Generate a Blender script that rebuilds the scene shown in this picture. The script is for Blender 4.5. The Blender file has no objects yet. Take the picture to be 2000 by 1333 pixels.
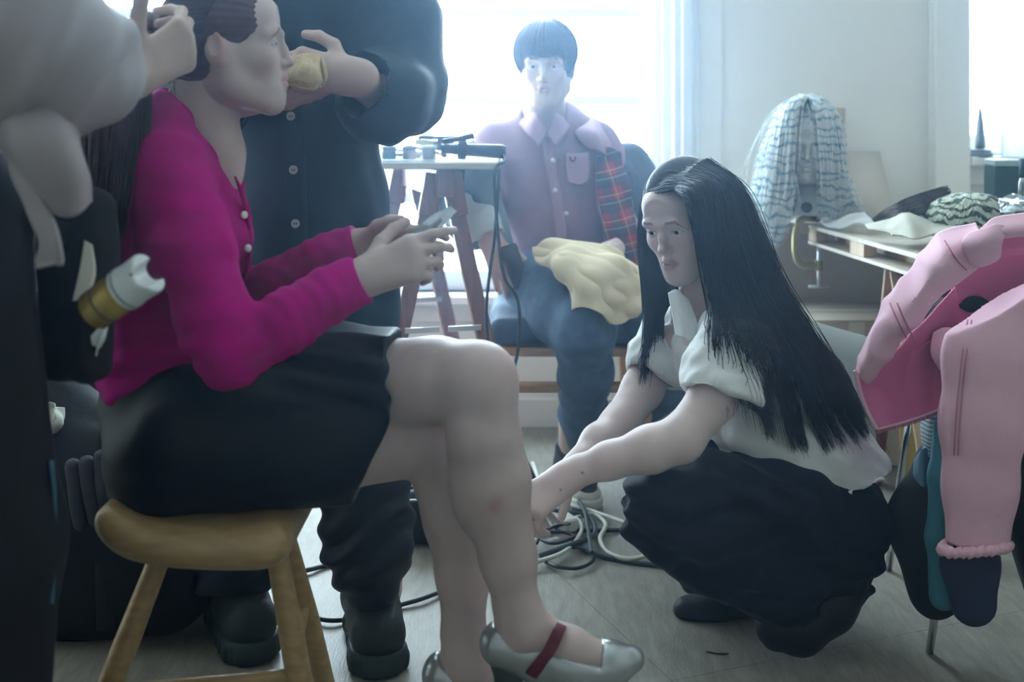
import bpy, math, random
import numpy as np
from mathutils import Vector, Matrix
random.seed(7); RNG = np.random.default_rng(7)
SC = bpy.context.scene
COL = SC.collection
# ---------------------------------------------------------------- camera, sky, exposure
F_PX = 2222.0; HOR = 230.0; CAM_H = 1.06
cam_d = bpy.data.cameras.new('camera'); cam = bpy.data.objects.new('camera', cam_d); COL.objects.link(cam)
cam.location = (0, 0, CAM_H); cam.rotation_euler = (math.pi/2, 0, 0)
cam_d.sensor_width = 36; cam_d.lens = 40.0
cam_d.shift_y = -(666.5-HOR)/2000.0
cam_d.clip_start = 0.05
cam_d.dof.use_dof = True; cam_d.dof.focus_distance = 2.3; cam_d.dof.aperture_fstop = 2.8
SC.camera = cam
world = bpy.data.worlds.new('overcast_sky'); SC.world = world; world.use_nodes = True
bg = world.node_tree.nodes['Background']
bg.inputs[0].default_value = (0.64, 0.84, 1.0, 1); bg.inputs[1].default_value = 27.0
SC.view_settings.view_transform = 'Standard'; SC.view_settings.look = 'None'
SC.view_settings.gamma = 1.0; SC.view_settings.use_curve_mapping = False
SC.view_settings.exposure = 0.42
SC.cycles.max_bounces = 5; SC.cycles.diffuse_bounces = 3; SC.cycles.glossy_bounces = 2; SC.cycles.transparent_max_bounces = 8
SC.cycles.sample_clamp_indirect = 6.0
SC.cycles.caustics_reflective = False; SC.cycles.caustics_refractive = False

def P(x, y, d):
    """a point d metres in front of the camera seen at photo pixel x, y"""
    return np.array([(x-1000.0)/F_PX*d, d, CAM_H+(HOR-y)/F_PX*d])
def V(*a): return np.array(a, float)
def unit(v):
    v = np.asarray(v, float); return v/ (np.linalg.norm(v)+1e-12)

# ---------------------------------------------------------------- materials
MATS = {}
def mat(name, color=(.5, .5, .5), rough=.6, metal=0., spec=.5, var=.12, vscale=8., bump=0., bscale=200., bdist=.002,
        sss=0., trans=0., coat=0., sheen=0., attr=False, stretch=None, ior=1.45, alpha=1.):
    if name in MATS: return MATS[name]
    m = bpy.data.materials.new(name); m.use_nodes = True; MATS[name] = m
    nt = m.node_tree; N = nt.nodes; L = nt.links
    b = N['Principled BSDF']
    b.inputs['Roughness'].default_value = rough; b.inputs['Metallic'].default_value = metal
    b.inputs['Specular IOR Level'].default_value = spec; b.inputs['IOR'].default_value = ior
    b.inputs['Transmission Weight'].default_value = trans; b.inputs['Coat Weight'].default_value = coat
    b.inputs['Sheen Weight'].default_value = sheen; b.inputs['Alpha'].default_value = alpha
    if sss:
        b.inputs['Subsurface Weight'].default_value = sss
        b.inputs['Subsurface Radius'].default_value = (.012, .005, .003); b.inputs['Subsurface Scale'].default_value = 1.0
    tc = N.new('ShaderNodeTexCoord'); mp = N.new('ShaderNodeMapping'); L.new(tc.outputs['Object'], mp.inputs[0])
    if stretch: mp.inputs['Scale'].default_value = stretch
    nz = N.new('ShaderNodeTexNoise'); nz.inputs['Scale'].default_value = vscale; nz.inputs['Detail'].default_value = 5
    L.new(mp.outputs[0], nz.inputs['Vector'])
    rp = N.new('ShaderNodeMapRange'); rp.inputs['To Min'].default_value = 1-var; rp.inputs['To Max'].default_value = 1+var
    rp.inputs['From Min'].default_value = .25; rp.inputs['From Max'].default_value = .75
    L.new(nz.outputs['Fac'], rp.inputs['Value'])
    mx = N.new('ShaderNodeVectorMath'); mx.operation = 'MULTIPLY'
    if attr:
        at = N.new('ShaderNodeAttribute'); at.attribute_name = 'Col'; L.new(at.outputs['Color'], mx.inputs[0])
    else: mx.inputs[0].default_value = color[:3]
    L.new(rp.outputs[0], mx.inputs[1]); L.new(mx.outputs[0], b.inputs['Base Color'])
    if bump:
        n2 = N.new('ShaderNodeTexNoise'); n2.inputs['Scale'].default_value = bscale; n2.inputs['Detail'].default_value = 3
        L.new(mp.outputs[0], n2.inputs['Vector'])
        bp = N.new('ShaderNodeBump'); bp.inputs['Strength'].default_value = bump; bp.inputs['Distance'].default_value = bdist
        L.new(n2.outputs['Fac'], bp.inputs['Height']); L.new(bp.outputs[0], b.inputs['Normal'])
    return m
def glassy(name, tint=(1, 1, 1), gloss=.08, rough=.02):
    if name in MATS: return MATS[name]
    m = bpy.data.materials.new(name); m.use_nodes = True; MATS[name] = m
    nt = m.node_tree; nt.nodes.clear(); N = nt.nodes; L = nt.links
    o = N.new('ShaderNodeOutputMaterial'); mix = N.new('ShaderNodeMixShader'); t = N.new('ShaderNodeBsdfTransparent'); g = N.new('ShaderNodeBsdfGlossy')
    t.inputs[0].default_value = (*tint, 1); g.inputs[1].default_value = rough; g.inputs[0].default_value = (.9, .95, 1, 1)
    mix.inputs[0].default_value = gloss
    L.new(t.outputs[0], mix.inputs[1]); L.new(g.outputs[0], mix.inputs[2]); L.new(mix.outputs[0], o.inputs[0]); return m
def sheer(name, color, trans=.5, transp=.0):
    if name in MATS: return MATS[name]
    m = bpy.data.materials.new(name); m.use_nodes = True; MATS[name] = m
    nt = m.node_tree; nt.nodes.clear(); N = nt.nodes; L = nt.links
    o = N.new('ShaderNodeOutputMaterial'); a = N.new('ShaderNodeBsdfDiffuse'); b = N.new('ShaderNodeBsdfTranslucent'); mix = N.new('ShaderNodeMixShader')
    tc = N.new('ShaderNodeTexCoord'); nz = N.new('ShaderNodeTexNoise'); nz.inputs['Scale'].default_value = 60; nz.inputs['Detail'].default_value = 4
    L.new(tc.outputs['Object'], nz.inputs['Vector'])
    rp = N.new('ShaderNodeMapRange'); rp.inputs['To Min'].default_value = .9; rp.inputs['To Max'].default_value = 1.08; L.new(nz.outputs['Fac'], rp.inputs['Value'])
    mx = N.new('ShaderNodeVectorMath'); mx.operation = 'MULTIPLY'; mx.inputs[0].default_value = color; L.new(rp.outputs[0], mx.inputs[1])
    L.new(mx.outputs[0], a.inputs[0]); L.new(mx.outputs[0], b.inputs[0]); mix.inputs[0].default_value = trans
    L.new(a.outputs[0], mix.inputs[1]); L.new(b.outputs[0], mix.inputs[2])
    if transp:
        t = N.new('ShaderNodeBsdfTransparent'); m2 = N.new('ShaderNodeMixShader'); m2.inputs[0].default_value = transp
        L.new(mix.outputs[0], m2.inputs[1]); L.new(t.outputs[0], m2.inputs[2]); L.new(m2.outputs[0], o.inputs[0])
    else: L.new(mix.outputs[0], o.inputs[0])
    return m

# ---------------------------------------------------------------- objects
def wloc(o):
    v = np.zeros(3)
    while o is not None: v += np.array(o.location); o = o.parent
    return v
def tag(o, label=None, cat=None, group=None, kind=None):
    if label: o['label'] = label
    if cat: o['category'] = cat
    if group: o['group'] = group
    if kind: o['kind'] = kind
    return o
def thing(name, label, cat, loc, group=None, kind=None):
    o = bpy.data.objects.new(name, None); COL.objects.link(o); o.location = tuple(loc); o.empty_display_size = .05
    return tag(o, label, cat, group, kind)
def obj(name, vf, m, parent=None, smooth=True, col=None, label=None, cat=None, group=None, kind=None):
    v = np.asarray(vf[0], float); f = vf[1]
    if parent is not None: off = wloc(parent)
    else: off = np.array([(v[:, 0].min()+v[:, 0].max())/2, (v[:, 1].min()+v[:, 1].max())/2, v[:, 2].min()])
    me = bpy.data.meshes.new(name)
    vv = v-off
    if isinstance(f, np.ndarray):
        n, k = f.shape
        me.vertices.add(len(vv)); me.vertices.foreach_set('co', vv.astype(np.float32).ravel())
        me.loops.add(n*k); me.loops.foreach_set('vertex_index', f.astype(np.int32).ravel())
        me.polygons.add(n); me.polygons.foreach_set('loop_start', np.arange(0, n*k, k, dtype=np.int32))
        me.update(calc_edges=True)
    else:
        me.from_pydata([tuple(x) for x in vv], [], [tuple(int(i) for i in q) for q in f]); me.update()
    me.validate()
    if smooth: me.polygons.foreach_set('use_smooth', np.ones(len(me.polygons), bool))
    if col is not None:
        a = me.color_attributes.new('Col', 'FLOAT_COLOR', 'POINT')
        c = np.ones((len(vv), 4), np.float32); c[:, :3] = col; a.data.foreach_set('color', c.ravel())
    me.materials.append(m)
    o = bpy.data.objects.new(name, me); COL.objects.link(o)
    if parent is not None: o.parent = parent
    else: o.location = tuple(off)
    return tag(o, label, cat, group, kind)
def join(*parts):
    vs, fs, n = [], [], 0
    for v, f in parts:
        v = np.asarray(v, float); vs.append(v)
        fs += [tuple(int(i)+n for i in q) for q in f]; n += len(v)
    return np.vstack(vs), fs
def joinq(*parts):
    vs, fs, n = [], [], 0
    for v, f in parts: vs.append(v); fs.append(f+n); n += len(v)
    return np.vstack(vs), np.vstack(fs)

# ---------------------------------------------------------------- plain shapes
BOXF = [(0, 3, 2, 1), (4, 5, 6, 7), (0, 1, 5, 4), (1, 2, 6, 5), (2, 3, 7, 6), (3, 0, 4, 7)]
def box(lo, hi, bev=0.):
    (a, b, c), (d, e, f) = lo, hi
    v = np.array([(a, b, c), (d, b, c), (d, e, c), (a, e, c), (a, b, f), (d, b, f), (d, e, f), (a, e, f)], float)
    if bev: return bevbox((v.min(0)+v.max(0))/2, np.eye(3), (v.max(0)-v.min(0))/2, bev)
    return v, BOXF
def bevbox(c, R, hs, bev):
    """box with chamfered edges; R columns are its axes"""
    hs = np.asarray(hs, float); bev = min(bev, hs.min()*.9); vs = []; idx = {}
    for sx in (-1, 1):
        for sy in (-1, 1):
            for sz in (-1, 1):
                s = np.array([sx, sy, sz])
                for a in range(3):
                    p = s*hs; q = p.copy()
                    for k in range(3):
                        if k != a: q[k] -= s[k]*bev
                    idx[(sx, sy, sz, a)] = len(vs); vs.append(q)
    f = []
    for a in range(3):
        u, w = [(1, 2), (2, 0), (0, 1)][a]
        for sg in (-1, 1):
            loop = []
            for (su, sw) in ((-1, -1), (1, -1), (1, 1), (-1, 1)):
                s = [0, 0, 0]; s[a] = sg; s[u] = su; s[w] = sw; loop.append(idx[(*s, a)])
            f.append(tuple(loop if sg > 0 else loop[::-1]))
    for a in range(3):
        u, w = [(1, 2), (2, 0), (0, 1)][a]
        for su in (-1, 1):
            for sw in (-1, 1):
                s0 = [0, 0, 0]; s0[a] = -1; s0[u] = su; s0[w] = sw; s1 = list(s0); s1[a] = 1
                q = (idx[(*s0, u)], idx[(*s1, u)], idx[(*s1, w)], idx[(*s0, w)])
                f.append(q if su*sw < 0 else q[::-1])
    for sx in (-1, 1):
        for sy in (-1, 1):
            for sz in (-1, 1):
                t = tuple(idx[(sx, sy, sz, a)] for a in range(3)); f.append(t if sx*sy*sz > 0 else t[::-1])
    return np.array(vs)@np.asarray(R, float).T+np.asarray(c, float), f
def beam(a, b, w, t, hint=(0, 1, 0), bev=.003):
    a = np.asarray(a, float); b = np.asarray(b, float); z = unit(b-a); x = np.cross(np.asarray(hint, float), z); x = unit(x); y = np.cross(z, x)
    return bevbox((a+b)/2, np.stack([x, y, z], 1), (w/2, t/2, np.linalg.norm(b-a)/2), bev)
def frames(pts, up=None):
    pts = np.asarray(pts, float); T = np.gradient(pts, axis=0); T /= np.linalg.norm(T, axis=1)[:, None]+1e-9
    n = np.cross(T[0], (0.3, .2, 1.) if up is None else up); n = unit(n); Ns = []
    for t in T:
        n = unit(n-t*np.dot(n, t)); Ns.append(n)
    Ns = np.array(Ns); return T, Ns, np.cross(T, Ns)
def catmull(pts, n):
    p = np.asarray(pts, float); m = len(p)
    if m == 2: t = np.linspace(0, 1, n)[:, None]; return p[0]*(1-t)+p[1]*t
    e = np.vstack([2*p[0]-p[1], p, 2*p[-1]-p[-2]]); u = np.linspace(0, m-1-1e-9, n); i = u.astype(int); t = (u-i)[:, None]
    a, b, c, d = e[i], e[i+1], e[i+2], e[i+3]
    return .5*((2*b)+(c-a)*t+(2*a-5*b+4*c-d)*t*t+(3*b-a-3*c+d)*t**3)
def tube(pts, r, sides=10, n=None, flat=1., up=None, caps=True):
    if n: 
        rr = np.interp(np.linspace(0, 1, n), np.linspace(0, 1, np.size(r)), np.atleast_1d(r)) if np.size(r) > 1 else np.full(n, r)
        pts = catmull(pts, n)
    else:
        pts = np.asarray(pts, float); rr = np.full(len(pts), r) if np.size(r) == 1 else np.asarray(r, float)
    T, A, B = frames(pts, up); n = len(pts)
    an = np.arange(sides)/sides*2*math.pi
    v = (pts[:, None, :]+rr[:, None, None]*(np.cos(an)[None, :, None]*A[:, None, :]+flat*np.sin(an)[None, :, None]*B[:, None, :])).reshape(-1, 3)
    f = [(i*sides+j, i*sides+(j+1) % sides, (i+1)*sides+(j+1) % sides, (i+1)*sides+j) for i in range(n-1) for j in range(sides)]
    if caps: f += [tuple(range(sides))[::-1], tuple((n-1)*sides+j for j in range(sides))]
    return v, f
def lathe(prof, c, axis=(0, 0, 1), sides=28):
    """prof: (radius, height) pairs"""
    z = unit(axis); x = unit(np.cross((.13, 1, .2) if abs(z[2]) > .9 else (0, 0, 1), z)); y = np.cross(z, x)
    an = np.arange(sides)/sides*2*math.pi; v = []
    for r, h in prof:
        v.append(np.asarray(c, float)+z*h+r*(np.cos(an)[:, None]*x+np.sin(an)[:, None]*y))
    v = np.vstack(v); n = len(prof)
    f = [(i*sides+j, i*sides+(j+1) % sides, (i+1)*sides+(j+1) % sides, (i+1)*sides+j) for i in range(n-1) for j in range(sides)]
    f += [tuple(range(sides))[::-1], tuple((n-1)*sides+j for j in range(sides))]
    return v, f
def vnormals(v, f):
    f = np.asarray(f); n = np.zeros_like(v)
    fn = np.cross(v[f[:, 2]]-v[f[:, 0]], v[f[:, 3]]-v[f[:, 1]])
    for k in range(4): np.add.at(n, f[:, k], fn)
    return n/(np.linalg.norm(n, axis=1)[:, None]+1e-12)
def snoise(p, scale, seed=0, oct=7):
    """smooth pseudo random field in -1..1"""
    r = np.random.default_rng(seed); s = np.zeros(len(p))
    for i in range(oct):
        k = r.normal(size=3)*scale; s += np.sin(p@k+r.uniform(0, 6.28))
    return s/math.sqrt(oct)/1.2
def patch(rows, thick=.003, nu=40, nv=40, wr=0., ws=30., seed=1, stretch=(1, 1, 1), px=True, wr2=0., ws2=60.):
    """cloth sheet through a grid of control points (photo pixel x, y and depth), with thickness"""
    g = np.array([[P(*q) if px else np.array(q, float) for q in r] for r in rows])
    a = np.stack([catmull(g[i], nu) for i in range(g.shape[0])])
    s = np.stack([catmull(a[:, j], nv) for j in range(nu)], 1)
    v = s.reshape(-1, 3)
    I = np.arange(nv*nu).reshape(nv, nu)
    f = np.stack([I[:-1, :-1], I[:-1, 1:], I[1:, 1:], I[1:, :-1]], -1).reshape(-1, 4)
    n = vnormals(v, f)
    if wr: v = v+n*(wr*snoise(v*np.array(stretch), ws, seed))[:, None]; n = vnormals(v, f)
    if wr2: t = snoise(v*np.array(stretch), ws2, seed+50); v = v+n*(wr2*(1-2*np.abs(t)))[:, None]; n = vnormals(v, f)
    vv = np.vstack([v+n*thick/2, v-n*thick/2]); m = len(v)
    b = np.concatenate([I[0, :], I[1:, -1], I[-1, -2::-1], I[-2:0:-1, 0]]); b2 = np.roll(b, -1)
    side = np.stack([b2, b, b+m, b2+m], 1)
    return vv, np.vstack([f, f[:, ::-1]+m, side])

# ---------------------------------------------------------------- distance-field bodies
class Vol:
    def __init__(s, lo, hi, h):
        s.lo = np.asarray(lo, float); s.h = h; s.n = np.ceil((np.asarray(hi, float)-s.lo)/h).astype(int)+1
        s.F = np.full(s.n, 9., np.float32); s.ax = [(s.lo[i]+h*np.arange(s.n[i])).astype(np.float32) for i in range(3)]
    def sub(s, lo, hi):
        a = np.clip(np.floor((np.asarray(lo)-s.lo)/s.h).astype(int), 0, s.n); b = np.clip(np.ceil((np.asarray(hi)-s.lo)/s.h).astype(int)+1, 0, s.n)
        sl = tuple(slice(a[i], max(b[i], a[i])) for i in range(3))
        return sl, s.ax[0][sl[0]][:, None, None], s.ax[1][sl[1]][None, :, None], s.ax[2][sl[2]][None, None, :]
    def put(s, sl, d, k, op):
        A = s.F[sl]
        if A.size == 0: return
        if op == '+':
            if k > 0: hh = np.maximum(k-np.abs(A-d), 0)/k; s.F[sl] = np.minimum(A, d)-hh*hh*k*.25
            else: s.F[sl] = np.minimum(A, d)
        elif op == '-':
            d = -d
            if k > 0: hh = np.maximum(k-np.abs(A-d), 0)/k; s.F[sl] = np.maximum(A, d)+hh*hh*k*.25
            else: s.F[sl] = np.maximum(A, d)
    def cone(s, a, b, ra, rb=None, k=.012, op='+', flat=None):
        a = np.asarray(a, float); b = np.asarray(b, float); rb = ra if rb is None else rb; m = max(ra, rb)+k+2*s.h
        sl, X, Y, Z = s.sub(np.minimum(a, b)-m, np.maximum(a, b)+m)
        ab = b-a; L2 = float(ab@ab)+1e-12
        px, py, pz = X-a[0], Y-a[1], Z-a[2]
        t = np.clip((px*ab[0]+py*ab[1]+pz*ab[2])/L2, 0, 1)
        qx, qy, qz = px-t*ab[0], py-t*ab[1], pz-t*ab[2]
        d2 = qx*qx+qy*qy+qz*qz
        if flat is not None:
            n, fs = flat; qn = qx*n[0]+qy*n[1]+qz*n[2]; d2 = d2+qn*qn*(fs*fs-1)
        s.put(sl, np.sqrt(d2)-(ra+(rb-ra)*t), k, op)
    def chain(s, pts, rs, k=.012, op='+', flat=None):
        for i in range(len(pts)-1): s.cone(pts[i], pts[i+1], rs[i], rs[i+1], k, op, flat)
    def ell(s, c, r, k=.01, op='+', R=None):
        c = np.asarray(c, float); r = np.asarray(r, float); m = r.max()+k+2*s.h
        sl, X, Y, Z = s.sub(c-m, c+m); x, y, z = X-c[0], Y-c[1], Z-c[2]
        if R is not None:
            R = np.asarray(R, float)   # columns = axes
            x, y, z = (x*R[0, 0]+y*R[1, 0]+z*R[2, 0]), (x*R[0, 1]+y*R[1, 1]+z*R[2, 1]), (x*R[0, 2]+y*R[1, 2]+z*R[2, 2])
        k0 = np.sqrt((x/r[0])**2+(y/r[1])**2+(z/r[2])**2)+1e-6
        k1 = np.sqrt((x/r[0]**2)**2+(y/r[1]**2)**2+(z/r[2]**2)**2)+1e-6
        s.put(sl, k0*(k0-1)/k1, k, op)
    def rbox(s, c, R, hs, r=.01, k=.005, op='+'):
        c = np.asarray(c, float); hs = np.asarray(hs, float); m = np.linalg.norm(hs)+r+k+2*s.h
        sl, X, Y, Z = s.sub(c-m, c+m); x, y, z = X-c[0], Y-c[1], Z-c[2]; R = np.asarray(R, float); q = []
        for i in range(3): q.append(np.abs(x*R[0, i]+y*R[1, i]+z*R[2, i])-(hs[i]-r))
        d = np.sqrt(sum(np.maximum(u, 0)**2 for u in q))+np.minimum(np.maximum(np.maximum(q[0], q[1]), q[2]), 0)-r
        s.put(sl, d, k, op)
    def cut(s, p, n, rad=None):
        """remove everything on the side n points to (only within rad of p)"""
        p = np.asarray(p, float); n = unit(n); rad = rad or 99.
        sl, X, Y, Z = s.sub(p-rad, p+rad); x, y, z = X-p[0], Y-p[1], Z-p[2]
        d = x*n[0]+y*n[1]+z*n[2]; r2 = x*x+y*y+z*z
        A = s.F[sl]; s.F[sl] = np.where(r2 < rad*rad, np.maximum(A, d), A)
    def cutf(s, fn):
        X, Y, Z = s.ax[0][:, None, None], s.ax[1][None, :, None], s.ax[2][None, None, :]; s.F = np.maximum(s.F, fn(X, Y, Z)).astype(np.float32)
    def mesh(s):
        Fp = np.pad(s.F, 1, constant_values=9.); S = Fp < 0; n = np.array(Fp.shape)-1
        cnt = np.zeros(n, np.int8); co = [(i, j, k) for i in (0, 1) for j in (0, 1) for k in (0, 1)]
        for i, j, k in co: cnt += S[i:i+n[0], j:j+n[1], k:k+n[2]]
        act = (cnt > 0) & (cnt < 8); ijk = np.argwhere(act); idx = np.full(n, -1, np.int32); idx[act] = np.arange(len(ijk))
        val = {c: Fp[ijk[:, 0]+c[0], ijk[:, 1]+c[1], ijk[:, 2]+c[2]] for c in co}
        acc = np.zeros((len(ijk), 3)); w = np.zeros(len(ijk))
        for c in co:
            for a in range(3):
                if c[a] == 0:
                    e = list(c); e[a] = 1; e = tuple(e); u, v = val[c], val[e]; mm = (u < 0) != (v < 0)
                    t = np.where(mm, u/np.where(mm, u-v, 1), 0); p = np.tile(np.array(c, float), (len(u), 1)); p[:, a] += t
                    acc += p*mm[:, None]; w += mm
        v = s.lo+s.h*(ijk-1+acc/np.maximum(w, 1)[:, None])
        qs = []
        for a in range(3):
            b, c = (a+1) % 3, (a+2) % 3
            lo = [slice(1, None)]*3; lo[a] = slice(0, -1); hi = list(lo); hi[a] = slice(1, None)
            s0, s1 = S[tuple(lo)], S[tuple(hi)]; e = np.argwhere(s0 != s1)
            if len(e) == 0: continue
            inside = s0[tuple(e.T)]; g = e.copy(); g[:, b] += 1; g[:, c] += 1
            def cell(db, dc):
                h = g.copy(); h[:, b] -= db; h[:, c] -= dc
                h = np.minimum(h, n-1); return idx[tuple(h.T)]
            q = np.stack([cell(1, 1), cell(0, 1), cell(0, 0), cell(1, 0)], 1)
            q[~inside] = q[~inside][:, ::-1]; qs.append(q)
        q = np.vstack(qs); q = q[(q >= 0).all(1)]
        return v, q
def relax(v, f, it=2, lam=.5):
    f = np.asarray(f)
    for _ in range(it):
        a = np.zeros_like(v); c = np.zeros(len(v))
        for k in range(4):
            i, j = f[:, k], f[:, (k+1) % 4]; np.add.at(a, i, v[j]); np.add.at(c, i, 1)
        v = v+lam*(a/np.maximum(c, 1)[:, None]-v)
    return v
def wrinkle(v, f, amp, scale, seed=0, stretch=(1, 1, 1), mask=None):
    n = vnormals(v, f); s = snoise(v*np.asarray(stretch, float), scale, seed)
    s = np.sign(s)*np.abs(s)**.8
    if mask is not None: s = s*mask
    return v+n*(amp*s)[:, None]
def on_surf(v, pts, lift=.002):
    """points of a surface seen at photo pixels, lifted toward the viewer"""
    v = np.asarray(v); px = 1000+v[:, 0]/v[:, 1]*F_PX; py = HOR-(v[:, 2]-CAM_H)/v[:, 1]*F_PX; out = []
    for x, y in pts:
        d = np.hypot(px-x, py-y); k = np.where(d < d.min()+6)[0]; i = k[v[k, 1].argmin()]; out.append(P(x, y, v[i, 1]-lift))
    return out
def garment(lo, hi, h, build, amp=.003, scale=40, seed=1, stretch=(1, 1, 1), rel=1):
    global LASTVOL
    vol = Vol(lo, hi, h); build(vol); v, f = vol.mesh(); v = relax(v, f, rel); LASTVOL = vol
    if amp: v = wrinkle(v, f, amp, scale, seed, stretch)
    return v, f
def strands(paths, r, sides=3):
    """paths (S, n, 3), r (S, n) or (n,): hair strands as one mesh"""
    S, n, _ = paths.shape; r = np.broadcast_to(r, (S, n))
    T = np.gradient(paths, axis=1); T /= np.linalg.norm(T, axis=2)[..., None]+1e-9
    up = np.array([.31, -.8, .51]); A = np.cross(T, up); A /= np.linalg.norm(A, axis=2)[..., None]+1e-9; B = np.cross(T, A)
    an = np.arange(sides)/sides*2*math.pi
    v = paths[:, :, None, :]+r[:, :, None, None]*(np.cos(an)[None, None, :, None]*A[:, :, None, :]+np.sin(an)[None, None, :, None]*B[:, :, None, :])
    I = np.arange(S*n*sides).reshape(S, n, sides); J = np.roll(I, -1, 2)
    f = np.stack([I[:, :-1], J[:, :-1], J[:, 1:], I[:, 1:]], -1).reshape(-1, 4)
    return v.reshape(-1, 3), f
def push_ell(p, R, o, sc, c, r, gap=0.):
    """keep strand points outside an ellipsoid given in head space"""
    q = ((p.reshape(-1, 3)-o)@R)/sc-np.array(c); k = np.linalg.norm(q/np.array(r), axis=1)[:, None]
    q = np.where(k < 1, q/np.maximum(k, .05)*(1+gap), q); return ((q+np.array(c))*sc@R.T+o).reshape(p.shape)
def push_vol(p, vol, gap=.004, it=4):
    """keep strand points outside a distance field"""
    q = p.reshape(-1, 3).copy(); Fv = vol.F; n = np.array(Fv.shape)
    g = np.gradient(np.clip(Fv, -.2, .2))
    for _ in range(it):
        i = np.round((q-vol.lo)/vol.h).astype(int); ok = ((i > 0) & (i < n-1)).all(1); i = np.clip(i, 0, n-1); t = tuple(i.T)
        d = Fv[t]; G_ = np.stack([g[0][t], g[1][t], g[2][t]], 1); G_ /= np.linalg.norm(G_, axis=1)[:, None]+1e-6
        m = ok & (d < gap); q[m] += G_[m]*(gap-d[m])[:, None]
    return q.reshape(p.shape)
def guided(guides, count, n, jit, seed, ends=.0, clump=None):
    """interpolate hair between guide curves (all as world points)"""
    r = np.random.default_rng(seed); G = np.array([catmull(g, n) for g in (list(guides) if len(guides) > 1 else list(guides)*2)])
    u = r.uniform(0, len(G)-1-1e-6, count)
    if clump: 
        cu = np.sort(r.uniform(0, len(G)-1, clump)); near = cu[np.abs(u[:, None]-cu[None]).argmin(1)]
    i = u.astype(int); t = (u-i)[:, None, None]; p = G[i]*(1-t)+G[np.minimum(i+1, len(G)-1)]*t
    if clump:
        i2 = np.minimum(near.astype(int), len(G)-2) if len(G) > 1 else np.zeros(count, int); t2 = (near-i2)[:, None, None]
        q = G[i2]*(1-t2)+G[np.minimum(i2+1, len(G)-1)]*t2; w = (np.linspace(0, 1, n)**2)[None, :, None]*.88
        p = p*(1-w)+q*w
    s = np.linspace(0, 1, n)[None, :, None]
    j = r.normal(size=(count, 1, 3))*jit; j2 = r.normal(size=(count, 1, 3))*jit*.8
    p = p+j*(.35+.65*s)+j2*np.sin(s*math.pi*r.uniform(.6, 2.0, (count, 1, 1)))
    if ends:
        L = 1-ends*r.uniform(0, 1, count)**2; uu = np.linspace(0, 1, n)[None]*L[:, None]*(n-1); k = np.minimum(uu.astype(int), n-2); tt = (uu-k)[..., None]
        ar = np.arange(count)[:, None]; p = p[ar, k]*(1-tt)+p[ar, k+1]*tt
    return p
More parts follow.
